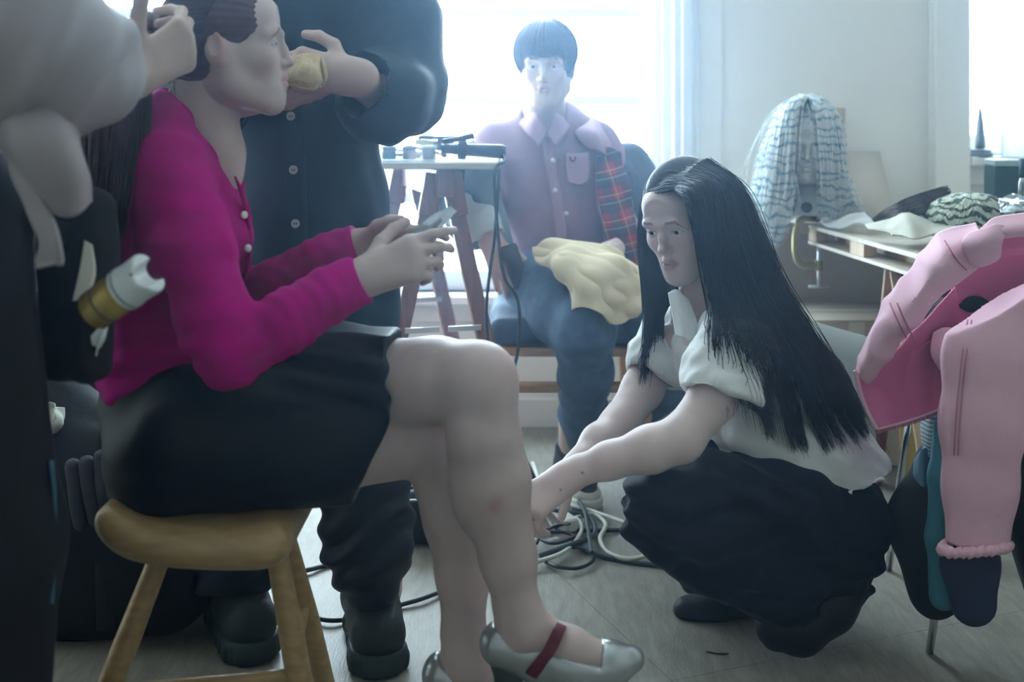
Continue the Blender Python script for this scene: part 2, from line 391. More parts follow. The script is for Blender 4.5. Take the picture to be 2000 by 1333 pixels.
# ---------------------------------------------------------------- anatomy
def axes(fwd, up):
    """columns: right, forward, up"""
    y = unit(fwd); x = unit(np.cross(y, up)); z = np.cross(x, y); return np.stack([x, y, z], 1)
def head_mesh(h=.002, male=False, lid=.0035, lips=(.42, .17, .17), skin=(.60, .42, .36), brow=(.035, .025, .025), ear=True, gazez=0., neckz=-.19):
    v = Vol((-.1, -.125, -.2), (.1, .145, .14), h)
    v.ell((0, -.012, .034), (.073, .096, .084), 0)
    v.ell((0, .028, -.02), (.060, .064, .088), .03)
    v.ell((0, .058, .052), (.050, .034, .036), .03)
    jw = .052 if male else .042
    for s in (-1, 1):
        v.chain([(s*.062, -.004, -.012), (s*jw, .012, -.066), (s*.022, .066, -.102)], [.016, .018, .015], .03)
        v.ell((s*.037, .060, -.022), (.021, .022, .020), .028)
        v.chain([(s*.012, .0905, .021), (s*.034, .0865, .0235), (s*.049, .074, .019)], [.006, .006, .006], .018)
    v.ell((0, .076, -.103), (.018, .016, .014), .022)
    v.ell((0, .070, -.070), (.030, .024, .026), .03)
    for s in (-1, 1): v.ell((s*.032, .100, .004), (.0185, .018, .012), .014, '-')
    for s in (-1, 1):
        v.ell((s*.0315, .0755, .0035), (.0145, .0140, .0128), .005)
    nl = .108 if male else .104
    v.chain([(0, .089, .016), (0, .0965, -.006), (0, nl, -.026)], [.0056, .0060, .0082], .012)
    v.ell((0, nl+.001, -.0285), (.0095, .0085, .0075), .008)
    for s in (-1, 1):
        v.ell((s*.0108, nl-.011, -.0315), (.0064, .0090, .0064), .006)
        v.ell((s*.0062, nl-.004, -.0385), (.0035, .005, .0025), .003, '-')
    v.cone((0, .091, -.038), (0, .0925, -.052), .006, .006, .012)
    v.chain([(-.0225, .0825, -.0605), (-.006, .0955, -.0560), (0, .0955, -.0570), (.006, .0955, -.0560), (.0225, .0825, -.0605)], [.0026, .0058, .0056, .0058, .0026], .005)
    v.chain([(-.020, .0825, -.0645), (-.008, .0935, -.0690), (.008, .0935, -.0690), (.020, .0825, -.0645)], [.0028, .0072, .0072, .0028], .005)
    v.chain([(-.0225, .0875, -.0615), (0, .1015, -.0622), (.0225, .0875, -.0615)], [.0012, .0016, .0012], .003, '-')
    for s in (-1, 1):
        v.ell((s*.0315, .0905, gazez+.0035), (.0145, .0130, lid), .0012, '-', axes((s*.25, 1, 0), (-s*.10, 0, 1)))
    if ear:
        for s in (-1, 1):
            R = axes((s*.35, 1, 0), (0, -.2, 1)).T.T
            v.ell((s*.0755, -.012, -.004), (.0065, .0175, .0310), .006, '+', R)
            v.ell((s*.0815, -.010, .002), (.0045, .0100, .0175), .004, '-', R)
            v.ell((s*.0745, -.001, -.026), (.0055, .0085, .0090), .004)
    nr = (.058 if male else .047)*(1. if neckz < -.1 else .82)
    v.cone((0, -.022, -.03), (0, -.022+(neckz+.03)*.075, neckz), nr, nr*1.02, .03)
    pv, pf = v.mesh(); pv = relax(pv, pf, 1, .4)
    c = np.tile(np.array(skin), (len(pv), 1))
    ax, ay, az = np.abs(pv[:, 0]), pv[:, 1], pv[:, 2]
    def blend(w, colr): 
        nonlocal c
        c = c*(1-w[:, None])+np.array(colr)*w[:, None]
    zl = -.0625-.15*ax
    w = np.clip(1-(np.hypot(ax/.0235, (az+.0625)/.0125)-.80)/.25, 0, 1)*(ay > .074); blend(w*.65, lips)
    cz = .0245+.10*ax-2.2*np.maximum(ax-.040, 0)-1.2*np.maximum(.018-ax, 0)*.4
    w = np.clip(1-(np.abs(az-cz)-.0016)/.0020, 0, 1)*np.clip((ax-.012)/.006, 0, 1)*np.clip((.054-ax)/.008, 0, 1)*(ay > .05); blend(w*.6, brow)
    ez = gazez+.0035+lid*1.0
    w = np.clip(1-np.abs(az-(ez-18*(ax-.031)**2))/.0016, 0, 1)*np.clip((ax-.016)/.003, 0, 1)*np.clip((.047-ax)/.003, 0, 1)*(ay > .06); blend(w*.9, (.03, .022, .022))
    w = np.exp(-((ax-.040)**2+(az+.03)**2)/.0004)*(ay > .03); blend(w*.22, (.62, .30, .28))
    w = np.exp(-((ax)**2+(az+.028)**2)/.00018)*(ay > .09); blend(w*.2, (.62, .30, .28))
    w = np.clip((ax-.070)/.01, 0, 1)*(az < .04); blend(w*.35, (.62, .28, .26))
    return pv, pf, c
def eyeball(s, gaze, iris=(.05, .03, .02)):
    """eye in head space, vertex coloured"""
    n, m = 24, 16; an = np.arange(n)/n*2*math.pi; g = unit(gaze); x = unit(np.cross(g, (0, 0, 1))); y = np.cross(x, g); vs = []; cs = []
    for i in range(m+1):
        th = math.pi*i/m
        th = max(th, .001); vs.append(g*math.cos(th)+math.sin(th)*(np.cos(an)[:, None]*x+np.sin(an)[:, None]*y))
        cc = (.005, .005, .006) if th < .22 else iris if th < .52 else (.72, .70, .70); cs.append(np.tile(cc, (n, 1)))
    v = np.vstack(vs)*.0124+np.array([s*.0315, .0760, .0035]); I = np.arange((m+1)*n).reshape(m+1, n); J = np.roll(I, -1, 1)
    f = np.stack([I[:-1], I[1:], J[1:], J[:-1]], -1).reshape(-1, 4); return v, f, np.vstack(cs)
def place(v, R, o, sc=1.): return np.asarray(v)*sc@np.asarray(R).T+np.asarray(o)
class Hand:
    """bones of a hand in world space: y along fingers, z back of hand; side -1 right hand, 1 left hand"""
    def __init__(s, wrist, fdir, dorsal, side, curls, spread=.06, thumb=((.6, .55, -.3), (.35, .9, -.3), (.1, 1., -.2)), sc=1., slim=1.):
        y = unit(fdir); z = unit(np.asarray(dorsal, float)-y*np.dot(dorsal, y)); x = np.cross(y, z)
        s.R = np.stack([x, y, z], 1); s.w = np.asarray(wrist, float); s.sc = sc; s.side = side; s.b = []; s.nails = []
        W = lambda p: s.w+s.R@(np.asarray(p, float)*np.array([side, 1, 1])*sc)
        s.W = W; xs = (.029, .0095, -.0095, -.027); ys = (.090, .094, .090, .082); Ls = ((.043, .025, .021), (.047, .029, .022), (.043, .027, .021), (.033, .020, .019)); rs = (.0086, .0088, .0083, .0074)
        for i in range(4):
            s.b.append((W((xs[i]*.55, .012, 0)), W((xs[i], ys[i], .001)), .0135*sc*slim, .0118*sc*slim, .016*sc))
            p = np.array([xs[i], ys[i], .001]); a = 0.; sp = (1.5-i)*spread
            r = rs[i]*sc*slim
            for j in range(3):
                a += curls[i][j]; d = np.array([math.sin(sp)*math.cos(a), math.cos(sp)*math.cos(a), -math.sin(a)]); q = p+d*Ls[i][j]
                rr = (1.08, .97, .90, .78); s.b.append((W(p), W(q), r*rr[j], r*rr[j+1], .004*sc if j else .007*sc)); p0 = p; p = q
            nrm = np.array([math.sin(sp)*math.sin(a), math.sin(a), math.cos(a)]); s.nails.append((W(p-d*.004+nrm*rs[i]*.75), s.R@(nrm*np.array([side, 1, 1]))))
        p = np.array([.018, .022, -.006]); L = (.042, .032, .026); r = (.0150, .0115, .0100, .0082)
        for j in range(3):
            d = unit(thumb[j]); q = p+d*L[j]; s.b.append((W(p), W(q), r[j]*sc*slim, r[j+1]*sc*slim, .012*sc if j == 0 else .004*sc)); p = q
        s.tip = W(p); s.nails.append((W(p-d*.004+np.array([.3, -.2, .9])*.006), s.R@(np.array([side*.3, 0, .9]))))
    def into(s, vol, wr=.026):
        s.w2 = s.w
        vol.cone(s.w-s.R[:, 1]*.012*s.sc, s.w+s.R[:, 1]*.03*s.sc, wr*s.sc, .026*s.sc, .02*s.sc, flat=(s.R[:, 2], 1.25))
        for a, b, ra, rb, k in s.b: vol.cone(a, b, ra, rb, k)
    def bounds(s, m=.03):
        q = np.array([x for a, b, *_ in s.b for x in (a, b)]+[s.w]); return q.min(0)-m, q.max(0)+m
    def colour(s, v, c):
        for p, n in s.nails:
            d = np.linalg.norm(v-p, axis=1); w = np.clip(1-(d-.0042*s.sc)/.002, 0, 1)*.6; c[:] = c*(1-w[:, None])+np.array([.66, .42, .40])*w[:, None]
def limb_mesh(lo, hi, h, fn, skin, hands=()):
    vol = Vol(lo, hi, h); fn(vol); v, f = vol.mesh(); v = relax(v, f, 1, .4); c = np.tile(np.array(skin), (len(v), 1))
    n = snoise(v, 60, 3); c = c*(1+.04*n)[:, None]
    for hd in hands: hd.colour(v, c)
    return v, f, c
def body_obj(parent, pieces, m):
    v, f = joinq(*[(a, b) for a, b, _ in pieces]); c = np.vstack([x for _, _, x in pieces]); return obj('body', (v, f), m, parent, col=c)
def bb(pts, m): 
    q = np.array(pts); return q.min(0)-m, q.max(0)+m
SKIN = mat('skin', rough=.48, spec=.4, attr=True, var=.05, vscale=30, bump=.15, bscale=500, bdist=.0006, sss=.12)
EYE = mat('eye', rough=.08, attr=True, var=.0)
# ================================================================ the room
M_wall = mat('wall_paint', (.86, .85, .80), .75, var=.03, vscale=2.5, bump=.2, bscale=60, bdist=.001)
M_frame = mat('window_paint', (.80, .82, .82), .45, var=.03, bump=.1, bscale=40)
M_pane = glassy('pane_glass')
RX0, RX1, RY0, RY1, RZ = -2.6, 2.4, -2.3, 3.90, 2.75
WB = RY1                                    # inner face of the window wall
W1 = (-1.62, .515, .46, 2.25); W2 = (1.545, 2.22, .93, 2.25)
def struct(name, vf, m, **k): return obj(name, vf, m, None, smooth=False, kind='structure', **k)
# floor: large worn panels laid at an angle
fl = bpy.data.objects.new('floor', None); COL.objects.link(fl); tag(fl, 'worn grey beige floor of large glossy panels', None, None, 'structure')
def floor_mat():
    m = bpy.data.materials.new('worn_floor'); m.use_nodes = True; nt = m.node_tree; N = nt.nodes; L = nt.links; b = N['Principled BSDF']
    tc = N.new('ShaderNodeTexCoord'); mp = N.new('ShaderNodeMapping'); mp.inputs['Scale'].default_value = (6, 1.2, 1); L.new(tc.outputs['Object'], mp.inputs[0])
    n1 = N.new('ShaderNodeTexNoise'); n1.inputs['Scale'].default_value = 9; n1.inputs['Detail'].default_value = 8; n1.inputs['Roughness'].default_value = .65; L.new(mp.outputs[0], n1.inputs[0])
    n2 = N.new('ShaderNodeTexNoise'); n2.inputs['Scale'].default_value = 1.6; n2.inputs['Detail'].default_value = 6; L.new(tc.outputs['Object'], n2.inputs[0])
    r = N.new('ShaderNodeValToRGB'); r.color_ramp.elements[0].position = .38; r.color_ramp.elements[0].color = (.175, .165, .135, 1); r.color_ramp.elements[1].position = .63; r.color_ramp.elements[1].color = (.34, .325, .275, 1)
    a = N.new('ShaderNodeMath'); a.operation = 'ADD'; s = N.new('ShaderNodeMath'); s.operation = 'MULTIPLY'; s.inputs[1].default_value = .5
    L.new(n1.outputs[0], a.inputs[0]); L.new(n2.outputs[0], a.inputs[1]); L.new(a.outputs[0], s.inputs[0]); L.new(s.outputs[0], r.inputs[0]); L.new(r.outputs[0], b.inputs['Base Color'])
    rr = N.new('ShaderNodeMapRange'); rr.inputs['To Min'].default_value = .36; rr.inputs['To Max'].default_value = .62; L.new(n1.outputs[0], rr.inputs[0]); L.new(rr.outputs[0], b.inputs['Roughness'])
    bp = N.new('ShaderNodeBump'); bp.inputs['Strength'].default_value = .5; bp.inputs['Distance'].default_value = .002
    n3 = N.new('ShaderNodeTexNoise'); n3.inputs['Scale'].default_value = 45; n3.inputs['Detail'].default_value = 6; L.new(mp.outputs[0], n3.inputs[0]); L.new(n3.outputs[0], bp.inputs['Height']); L.new(bp.outputs[0], b.inputs['Normal'])
    b.inputs['Specular IOR Level'].default_value = .28
    return m
M_floor = floor_mat()
ca, sa = math.cos(math.radians(21)), math.sin(math.radians(21))
Rf = np.array([[ca, sa, 0], [-sa, ca, 0], [0, 0, 1]]).T
Rf = np.array([[ca, -sa, 0], [sa, ca, 0], [0, 0, 1]])
def clip_poly(poly, a, b, c):
    out = []
    for i in range(len(poly)):
        p, q = poly[i], poly[(i+1) % len(poly)]; dp, dq = a*p[0]+b*p[1]-c, a*q[0]+b*q[1]-c
        if dp <= 0: out.append(p)
        if dp*dq < 0: t = dp/(dp-dq); out.append((p[0]+(q[0]-p[0])*t, p[1]+(q[1]-p[1])*t))
    return out
def prism(poly, z0, z1):
    n = len(poly); v = np.array([(x, y, z0) for x, y in poly]+[(x, y, z1) for x, y in poly])
    return v, [tuple(range(n))[::-1], tuple(range(n, 2*n))]+[(i, (i+1) % n, n+(i+1) % n, n+i) for i in range(n)]
PW, PL = 1.25, 2.5; O0 = np.array([.30, 2.14])
for i in range(-5, 5):
    for j in range(-4, 4):
        g = .0007; q = [(i*PW+g, j*PL+g), ((i+1)*PW-g, j*PL+g), ((i+1)*PW-g, (j+1)*PL-g), (i*PW+g, (j+1)*PL-g)]
        off = .55*PL*(i % 2)
        poly = [tuple(O0+(Rf[:2, :2]@np.array([x, y+off]))) for x, y in q]
        for a, b, c in ((1, 0, RX1), (-1, 0, -RX0), (0, 1, RY1), (0, -1, -RY0)):
            poly = clip_poly(poly, a, b, c) if len(poly) > 2 else []
        if len(poly) > 2: obj('floor_panel', prism(poly, -.02, 0), M_floor, fl, smooth=False)
struct('floor_underlay', box((RX0-.1, RY0-.1, -.06), (RX1+.1, RY1+.3, -.0205)), mat('underlay', (.03, .028, .025), .9))
T = .22
x0, x1 = RX0-.1, RX1+.1
wb = [box((x0, WB, 0), (W1[0], WB+T, RZ)), box((W1[0], WB, 0), (W1[1], WB+T, W1[2])), box((W1[0], WB, W1[3]), (W1[1], WB+T, RZ)),
      box((W1[1], WB, 0), (W2[0], WB+T, RZ)), box((W2[0], WB, 0), (W2[1], WB+T, W2[2])), box((W2[0], WB, W2[3]), (W2[1], WB+T, RZ)), box((W2[1], WB, 0), (x1, WB+T, RZ))]
struct('wall_back', join(*wb), M_wall)
struct('wall_left', box((RX0-.1, RY0-.1, 0), (RX0, WB, RZ)), M_wall)
struct('wall_right', box((RX1, RY0-.1, 0), (RX1+.1, WB, RZ)), M_wall)
struct('wall_front', box((RX0, RY0-.1, 0), (RX1, RY0, RZ)), M_wall)
struct('ceiling', box((RX0-.1, RY0-.1, RZ), (RX1+.1, WB+T, RZ+.1)), M_wall)
struct('baseboard_back', join(box((RX0, WB-.018, 0), (W2[1]+.1, WB, .10), .004)), M_frame)
struct('trim_1', join(box((.545, WB-.035, 0), (.635, WB, 2.45), .006), box((.575, WB-.05, 0), (.612, WB-.03, 2.45), .004)), M_frame)
struct('trim_2', box((.635, WB-.012, 0), (.72, WB, RZ), .003), M_wall)
struct('trim_3', join(box((1.425, WB-.07, 0), (1.545, WB, RZ), .004)), M_wall)
def window(name, x0, x1, z0, z1, posts, bars, label, ysash):
    w = bpy.data.objects.new(name, None); COL.objects.link(w); w.location = ((x0+x1)/2, WB+.1, z0); tag(w, label, None, None, 'structure')
    y0, y1 = ysash
    obj('frame', join(box((x0, y0-.02, z0), (x0+.05, y1+.02, z1), .004), box((x1-.035, y0-.02, z0), (x1, y1+.02, z1), .004), box((x0, y0-.02, z1-.05), (x1, y1+.02, z1), .004), box((x0, y0-.02, z0), (x1, y1+.02, z0+.07), .004)), M_frame, w, smooth=False)
    xs = [x0+.05]+sorted(posts)+[x1-.035]
    for p in posts: obj('mullion', box((p-.022, y0-.015, z0+.07), (p+.022, y1+.015, z1-.05), .004), M_frame, w, smooth=False)
    zs = [z0+.07]+bars+[z1-.05]
    for i in range(len(xs)-1):
        for z in bars: obj('muntin', box((xs[i]+.02, y0, z-.019), (xs[i+1]-.02, y1, z+.019), .004), M_frame, w, smooth=False)
        for a, b in zip(zs[:-1], zs[1:]): obj('pane', box((xs[i]+.01, (y0+y1)/2-.002, a+.005), (xs[i+1]-.01, (y0+y1)/2+.002, b-.005)), M_pane, w, smooth=False)
    obj('sill', join(box((x0-.03 if x0 < 0 else x0+.002, WB-.07, z0-.035), (x1+.06, WB+.1, z0), .006), box((x0+.004, WB-.02, z0-.10), (x1+.02, WB, z0-.035), .004)), M_frame, w, smooth=False)
    return w
window('window_1', *W1, [-.97, -.296], [.78, 1.12, 1.425, 1.75, 2.02], 'wide white window with stacked panes behind the seated man', (WB+.06, WB+.11))
window('window_2', *W2, [1.9], [1.35, 1.8], 'narrow white window half hidden by a curtain', (WB+.09, WB+.14))
for (a, b, c, d) in (W1, W2):
    L = bpy.data.lights.new('sky_portal', 'AREA'); L.shape = 'RECTANGLE'; L.size = b-a; L.size_y = d-c; L.cycles.is_portal = True
    o = bpy.data.objects.new('sky_portal', L); COL.objects.link(o); o.location = ((a+b)/2, WB+T+.01, (c+d)/2); o.rotation_euler = (-math.pi/2, 0, 0)
# curtain over the right part of the second window
cx = np.linspace(1.655, 2.36, 22); rows = []
for z in (2.4, 1.9, 1.4, .80):
    rows.append([(x, WB-.05+.022*math.sin(i*2.1)*(1+.15*math.sin(z*3)), z) for i, x in enumerate(cx)])
obj('curtain', patch(rows, .002, 150, 24, px=False), sheer('curtain_voile', (.80, .82, .82), .45), label='sheer white curtain hanging beside the narrow window', cat='curtain')
# ================================================================ seated woman in the magenta cardigan
M_card = mat('magenta_knit', (.46, .0, .21), .9, var=.10, vscale=25, bump=.5, bscale=420, bdist=.0015, spec=.15)
M_skirt = mat('black_satin', (.004, .005, .009), .48, var=.2, vscale=12, bump=.1, bscale=90, spec=.2)
M_hairA = mat('dark_auburn_hair', (.060, .016, .026), .38, var=.35, vscale=60, spec=.55)
SKA = (.58, .455, .43)
wA = thing('person', 'seated woman in magenta cardigan and black skirt with legs crossed on stool', 'person', P(360, 1502, 1.9)*np.array([1, 1, 0]))
# head
RA = axes((1, .10, .05), (-.05, .02, 1)); oA = P(572, 122, 1.90)-RA@V(0, .112, -.029)*.94
hv, hf, hc = head_mesh(.002, neckz=-.06, lid=.0014, lips=(.50, .24, .23), skin=SKA, brow=(.12, .07, .05), gazez=-.002)
pieces = [(place(hv, RA, oA, .94), hf, hc)]
# neck into shoulders
def neckA(v):
    v.chain([P(412, 110, 1.90), P(402, 170, 1.905), P(390, 235, 1.91), P(372, 290, 1.92)], [.050, .048, .050, .075], .03)
    v.chain([P(400, 180, 1.905), P(430, 300, 1.90), P(438, 345, 1.895)], [.040, .035, .030], .03)
pieces.append(limb_mesh(*bb([P(395, 110, 1.9), P(372, 330, 1.92)], .12), .004, neckA, SKA))
# legs
def legsA(v):
    # far leg crossed over the near one
    v.chain([P(420, 800, 2.0), P(700, 752, 1.90), P(850, 742, 1.84), P(930, 746, 1.80)], [.088, .078, .066, .060], .02)
    v.chain([P(930, 742, 1.80), P(945, 850, 1.785), P(962, 940, 1.79), P(992, 1090, 1.80), P(1010, 1190, 1.80)], [.0585, .0545, .0575, .043, .0345], .02)
    v.ell(P(960, 758, 1.785), (.032, .045, .050), .03)
    v.ell(P(922, 930, 1.80), (.034, .042, .085), .03)
    # near leg
    v.chain([P(370, 850, 1.82), P(640, 858, 1.86), P(840, 855, 1.91)], [.094, .083, .060], .02)
    v.chain([P(845, 855, 1.91), P(876, 950, 1.91), P(893, 1010, 1.91), P(905, 1120, 1.905), P(905, 1240, 1.90)], [.058, .052, .055, .044, .0345], .02)
    # feet
    v.chain([P(1010, 1190, 1.80), P(1030, 1235, 1.80), P(1115, 1268, 1.79), P(1180, 1292, 1.79), P(1225, 1290, 1.79)], [.034, .036, .030, .024, .015], .02)
    v.cone(P(1020, 1225, 1.80), P(985, 1260, 1.80), .032, .027, .02)
    v.chain([P(905, 1240, 1.90), P(915, 1300, 1.89), P(985, 1370, 1.86), P(1040, 1420, 1.84)], [.034, .036, .031, .024], .02)
    v.cone(P(908, 1290, 1.89), P(872, 1330, 1.89), .034, .029, .02)
v_, f_, c_ = limb_mesh(*bb([P(420, 800, 2.05), P(930, 640, 1.75), P(1260, 1440, 1.7), P(360, 1440, 1.98)], .03), .0055, legsA, SKA)
for q, r, s in ((P(964, 990, 1.735), .012, .45), (P(972, 975, 1.735), .007, .25)):
    w = np.exp(-(((v_-q)[:, [0, 2]]**2).sum(1))/r**2)*s*(v_[:, 1] < 1.80); c_[:] = c_*(1-w[:, None])+np.array([.45, .13, .13])*w[:, None]
w = np.exp(-(((v_-P(990, 705, 1.76))**2).sum(1))/.05**2)*.15; c_[:] = c_*(1-w[:, None])+np.array([.62, .30, .27])*w[:, None]
pieces.append((v_, f_, c_))
# hands holding the packet
hA1 = Hand(P(703, 545, 1.775), (1, .12, .36), (.12, -1, .42), -1, [(.35, .30, .15), (.55, .55, .3), (.75, .7, .4), (.9, .8, .5)], .03, ((.75, .65, -.25), (.55, .85, -.4), (.3, 1., -.4)), 1.0)
hA2 = Hand(P(697, 483, 1.93), (1, -.14, .08), (-.05, 1, .5), 1, [(.30, .30, .2), (.5, .5, .3), (.65, .6, .4), (.8, .7, .4)], .03, ((.75, .65, -.25), (.55, .85, -.4), (.3, 1., -.4)), 1.0)
def hands_fn(hd, arm):
    def fn(v):
        v.chain(arm, [.029, .025], .015); hd.into(v, .027)
    return fn
for hd, arm in ((hA1, [P(640, 580, 1.765), P(703, 545, 1.775)]), (hA2, [P(640, 508, 1.95), P(697, 483, 1.93)])):
    lo, hi = hd.bounds(); pieces.append(limb_mesh(np.minimum(lo, np.array(arm).min(0)-.04), np.maximum(hi, np.array(arm).max(0)+.04), .0028, hands_fn(hd, arm), SKA, (hd,)))
body_obj(wA, pieces, SKIN)
for s in (-1, 1):
    ev, ef, ec = eyeball(s, (0, 1, -.25)); obj('eye', (place(ev, RA, oA, .94), ef), EYE, wA, col=ec)
# cardigan
def card(v):
    fx = ((1, 0, 0), 1.55)
    ctr = [(316, 762), (318, 690), (322, 600), (334, 490), (342, 390), (352, 305), (374, 268)]
    ry = [.138, .132, .132, .152, .158, .125, .072]; fl = [1.52, 1.42, 1.36, 1.36, 1.52, 1.62, 1.25]
    for i in range(len(ctr)-1):
        v.cone(P(*ctr[i], 1.92), P(*ctr[i+1], 1.92), ry[i], ry[i+1], .03, flat=((1, 0, 0), (fl[i]+fl[i+1])/2))
    for dd in (1.86, 1.99): v.ell(P(430, 460, dd), (.052, .055, .065), .05)      # bust
    v.chain([P(334, 335, 1.79), P(372, 480, 1.75), P(428, 640, 1.725), P(450, 693, 1.72)], [.060, .058, .052, .050], .04)
    v.chain([P(450, 693, 1.72), P(560, 628, 1.735), P(640, 580, 1.76), P(697, 548, 1.775)], [.050, .046, .042, .039], .015)
    v.chain([P(372, 318, 2.05), P(400, 460, 2.09), P(445, 590, 2.08)], [.064, .056, .048], .03)
    v.chain([P(445, 590, 2.08), P(560, 548, 2.02), P(640, 505, 1.955), P(692, 483, 1.93)], [.048, .044, .042, .040], .015)
    v.cut(P(706, 543, 1.775), (1, .12, .45), .08); v.cut(P(699, 482, 1.93), (1, -.1, .25), .07)
    v.cut(P(316, 750, 1.92), (.24, 0, -1), .40)
    # V neck opening
    v.chain([P(415, 150, 1.905), P(425, 245, 1.905), P(448, 322, 1.90)], [.066, .060, .018], .012, '-')
    v.cone(P(395, 170, 1.91), P(388, 240, 1.91), .062, .055, .012, '-')
lo, hi = bb([P(180, 190, 1.92), P(740, 790, 1.72), P(400, 500, 2.2), P(400, 500, 1.62)], .02)
def card_w(v, f):
    v = wrinkle(v, f, .0022, 38, 3, (1, 1, 1.6))
    n = vnormals(v, f); px = 1000+v[:, 0]/v[:, 1]*F_PX; py = HOR-(v[:, 2]-CAM_H)/v[:, 1]*F_PX
    low = np.clip((py-590)/120, 0, 1)*np.clip((430-px)/60, 0, 1)
    s = np.sin((py+.22*px)*.105+2.4*snoise(v, 14, 9)); v = v+n*(s*.0030*low)[:, None]
    arm = np.clip((px-430)/60, 0, 1)*np.clip((705-px)/40, 0, 1)
    s = np.sin((px*.8-py*.5)*.16+3.2*snoise(v, 22, 5)); v = v+n*(s*.0012*arm)[:, None]
    return v
cv, cf = garment(lo, hi, .0048, card, 0); cv = card_w(cv, cf)
cd = obj('cardigan', (cv, cf), M_card, wA, label='magenta knitted cardigan')
# rib along the front edge, buttons
rib = [P(459, 345, 1.838), P(472, 378, 1.845), P(484, 430, 1.85), P(486, 500, 1.86), P(478, 545, 1.86)]
obj('button_band', tube(rib, [.003, .007, .009, .009, .006], 8, 30, flat=.5), M_card, cd)
M_btn = mat('pearl_button', (.75, .72, .70), .25, var=.1)
for q in (P(477, 420, 1.835), P(484, 485, 1.84)):
    obj('button', lathe([(.001, -.001), (.006, -.001), (.0068, .001), (.005, .0028), (.001, .003)], q, (.75, -.65, .1), 16), M_btn, cd)
# skirt
def skirt(v):
    v.cone(P(312, 772, 1.92), P(340, 880, 1.92), .146, .165, .03, flat=((1, 0, 0), 1.66))
    v.ell(P(362, 888, 1.92), (.098, .178, .092), .05)
    v.chain([P(430, 815, 2.0), P(640, 762, 1.92), P(800, 745, 1.855)], [.112, .098, .089], .03)
    v.chain([P(370, 855, 1.82), P(600, 862, 1.85), P(800, 860, 1.90)], [.114, .101, .090], .03)
    v.cone(P(470, 880, 1.86), P(650, 905, 1.88), .085, .060, .05)
    v.cone(P(430, 790, 1.96), P(640, 770, 1.92), .11, .10, .05)
    v.cut(P(775, 700, 1.87), (1, -.1, .10), .115)
    v.cut(P(738, 870, 1.87), (1, 0, -.42), .185)
    v.cut(P(300, 957, 1.9), (0, 0, -1), .36)
def skirt_w(v, f):
    v = wrinkle(v, f, .004, 26, 6, (.6, 1, 1.3)); n = vnormals(v, f)
    px = 1000+v[:, 0]/v[:, 1]*F_PX; py = HOR-(v[:, 2]-CAM_H)/v[:, 1]*F_PX
    m = np.clip((px-480)/100, 0, 1)*np.clip((840-py)/60, 0, 1)
    s = np.sin((py*1.0-px*.16)*.11+1.6*snoise(v, 12, 12)); return v+n*(s*.0045*m)[:, None]
lo, hi = bb([P(190, 740, 1.92), P(830, 980, 1.9), P(400, 620, 2.15), P(400, 900, 1.68)], .02)
kv, kf = garment(lo, hi, .0055, skirt, 0); obj('skirt', (skirt_w(kv, kf), kf), M_skirt, wA, label='black satin skirt')
# pulled-back hair
def capA(v):
    v.ell((0, -.014, .036), (.082, .105, .094), 0); v.ell((0, -.05, -.01), (.062, .058, .055), .03)
    n = unit((0, .667, -.744)); v.cut((0, .078, .042), n)
    v.ell((0, -.115, .028), (.03, .035, .03), .03)
    for s in (-1, 1): v.ell((s*.082, -.006, -.012), (.02, .024, .028), .006, '-')
vol = Vol((-.11, -.16, -.11), (.11, .12, .15), .003); capA(vol); qv, qf = vol.mesh(); qv = relax(qv, qf, 3)
# combed grooves converge to the back
ang = np.arctan2(qv[:, 2]-.02, np.abs(qv[:, 0])+.02); qv = qv+vnormals(qv, qf)*(.0006*np.sin(ang*46+2*snoise(qv, 20, 2)))[:, None]
tail = [P(338, 62, 1.90), P(285, 55, 1.88), P(248, 80, 1.84), P(232, 150, 1.80), P(225, 260, 1.78), P(212, 380, 1.77), P(196, 520, 1.77)]
tg = []
for k in range(9):
    a = k/9*2*math.pi; rr = [.030, .026, .030, .040, .045, .040, .020]
    tg.append([np.array(p)+np.array([math.cos(a), math.sin(a)*.8, .3*math.sin(a)])*r for p, r in zip(tail, rr)])
tg.append(tg[0])
tp = guided(tg, 700, 22, .006, 4, .25)
tv, tf = strands(tp, np.interp(np.linspace(0, 1, 22), [0, .7, 1], [.0020, .0018, .0004]))
core = Vol(*bb(tail, .07), .006); core.chain(tail, [.028, .024, .028, .036, .040, .034, .008], .02); kv2, kf2 = core.mesh()
# loose wisps at nape and crown strands
wis = guided([[P(345, 135, 1.86), P(335, 160, 1.86), P(345, 215, 1.86)], [P(352, 140, 1.87), P(345, 175, 1.87), P(360, 225, 1.87)]], 26, 10, .004, 8)
wv, wf = strands(wis, np.linspace(.0006, .0002, 10))
w2 = guided([[P(455, 215, 1.86), P(480, 240, 1.85), P(510, 250, 1.84)], [P(450, 205, 1.86), P(470, 235, 1.85), P(480, 255, 1.84)]], 8, 10, .004, 9)
wv2, wf2 = strands(w2, np.linspace(.0005, .0002, 10))
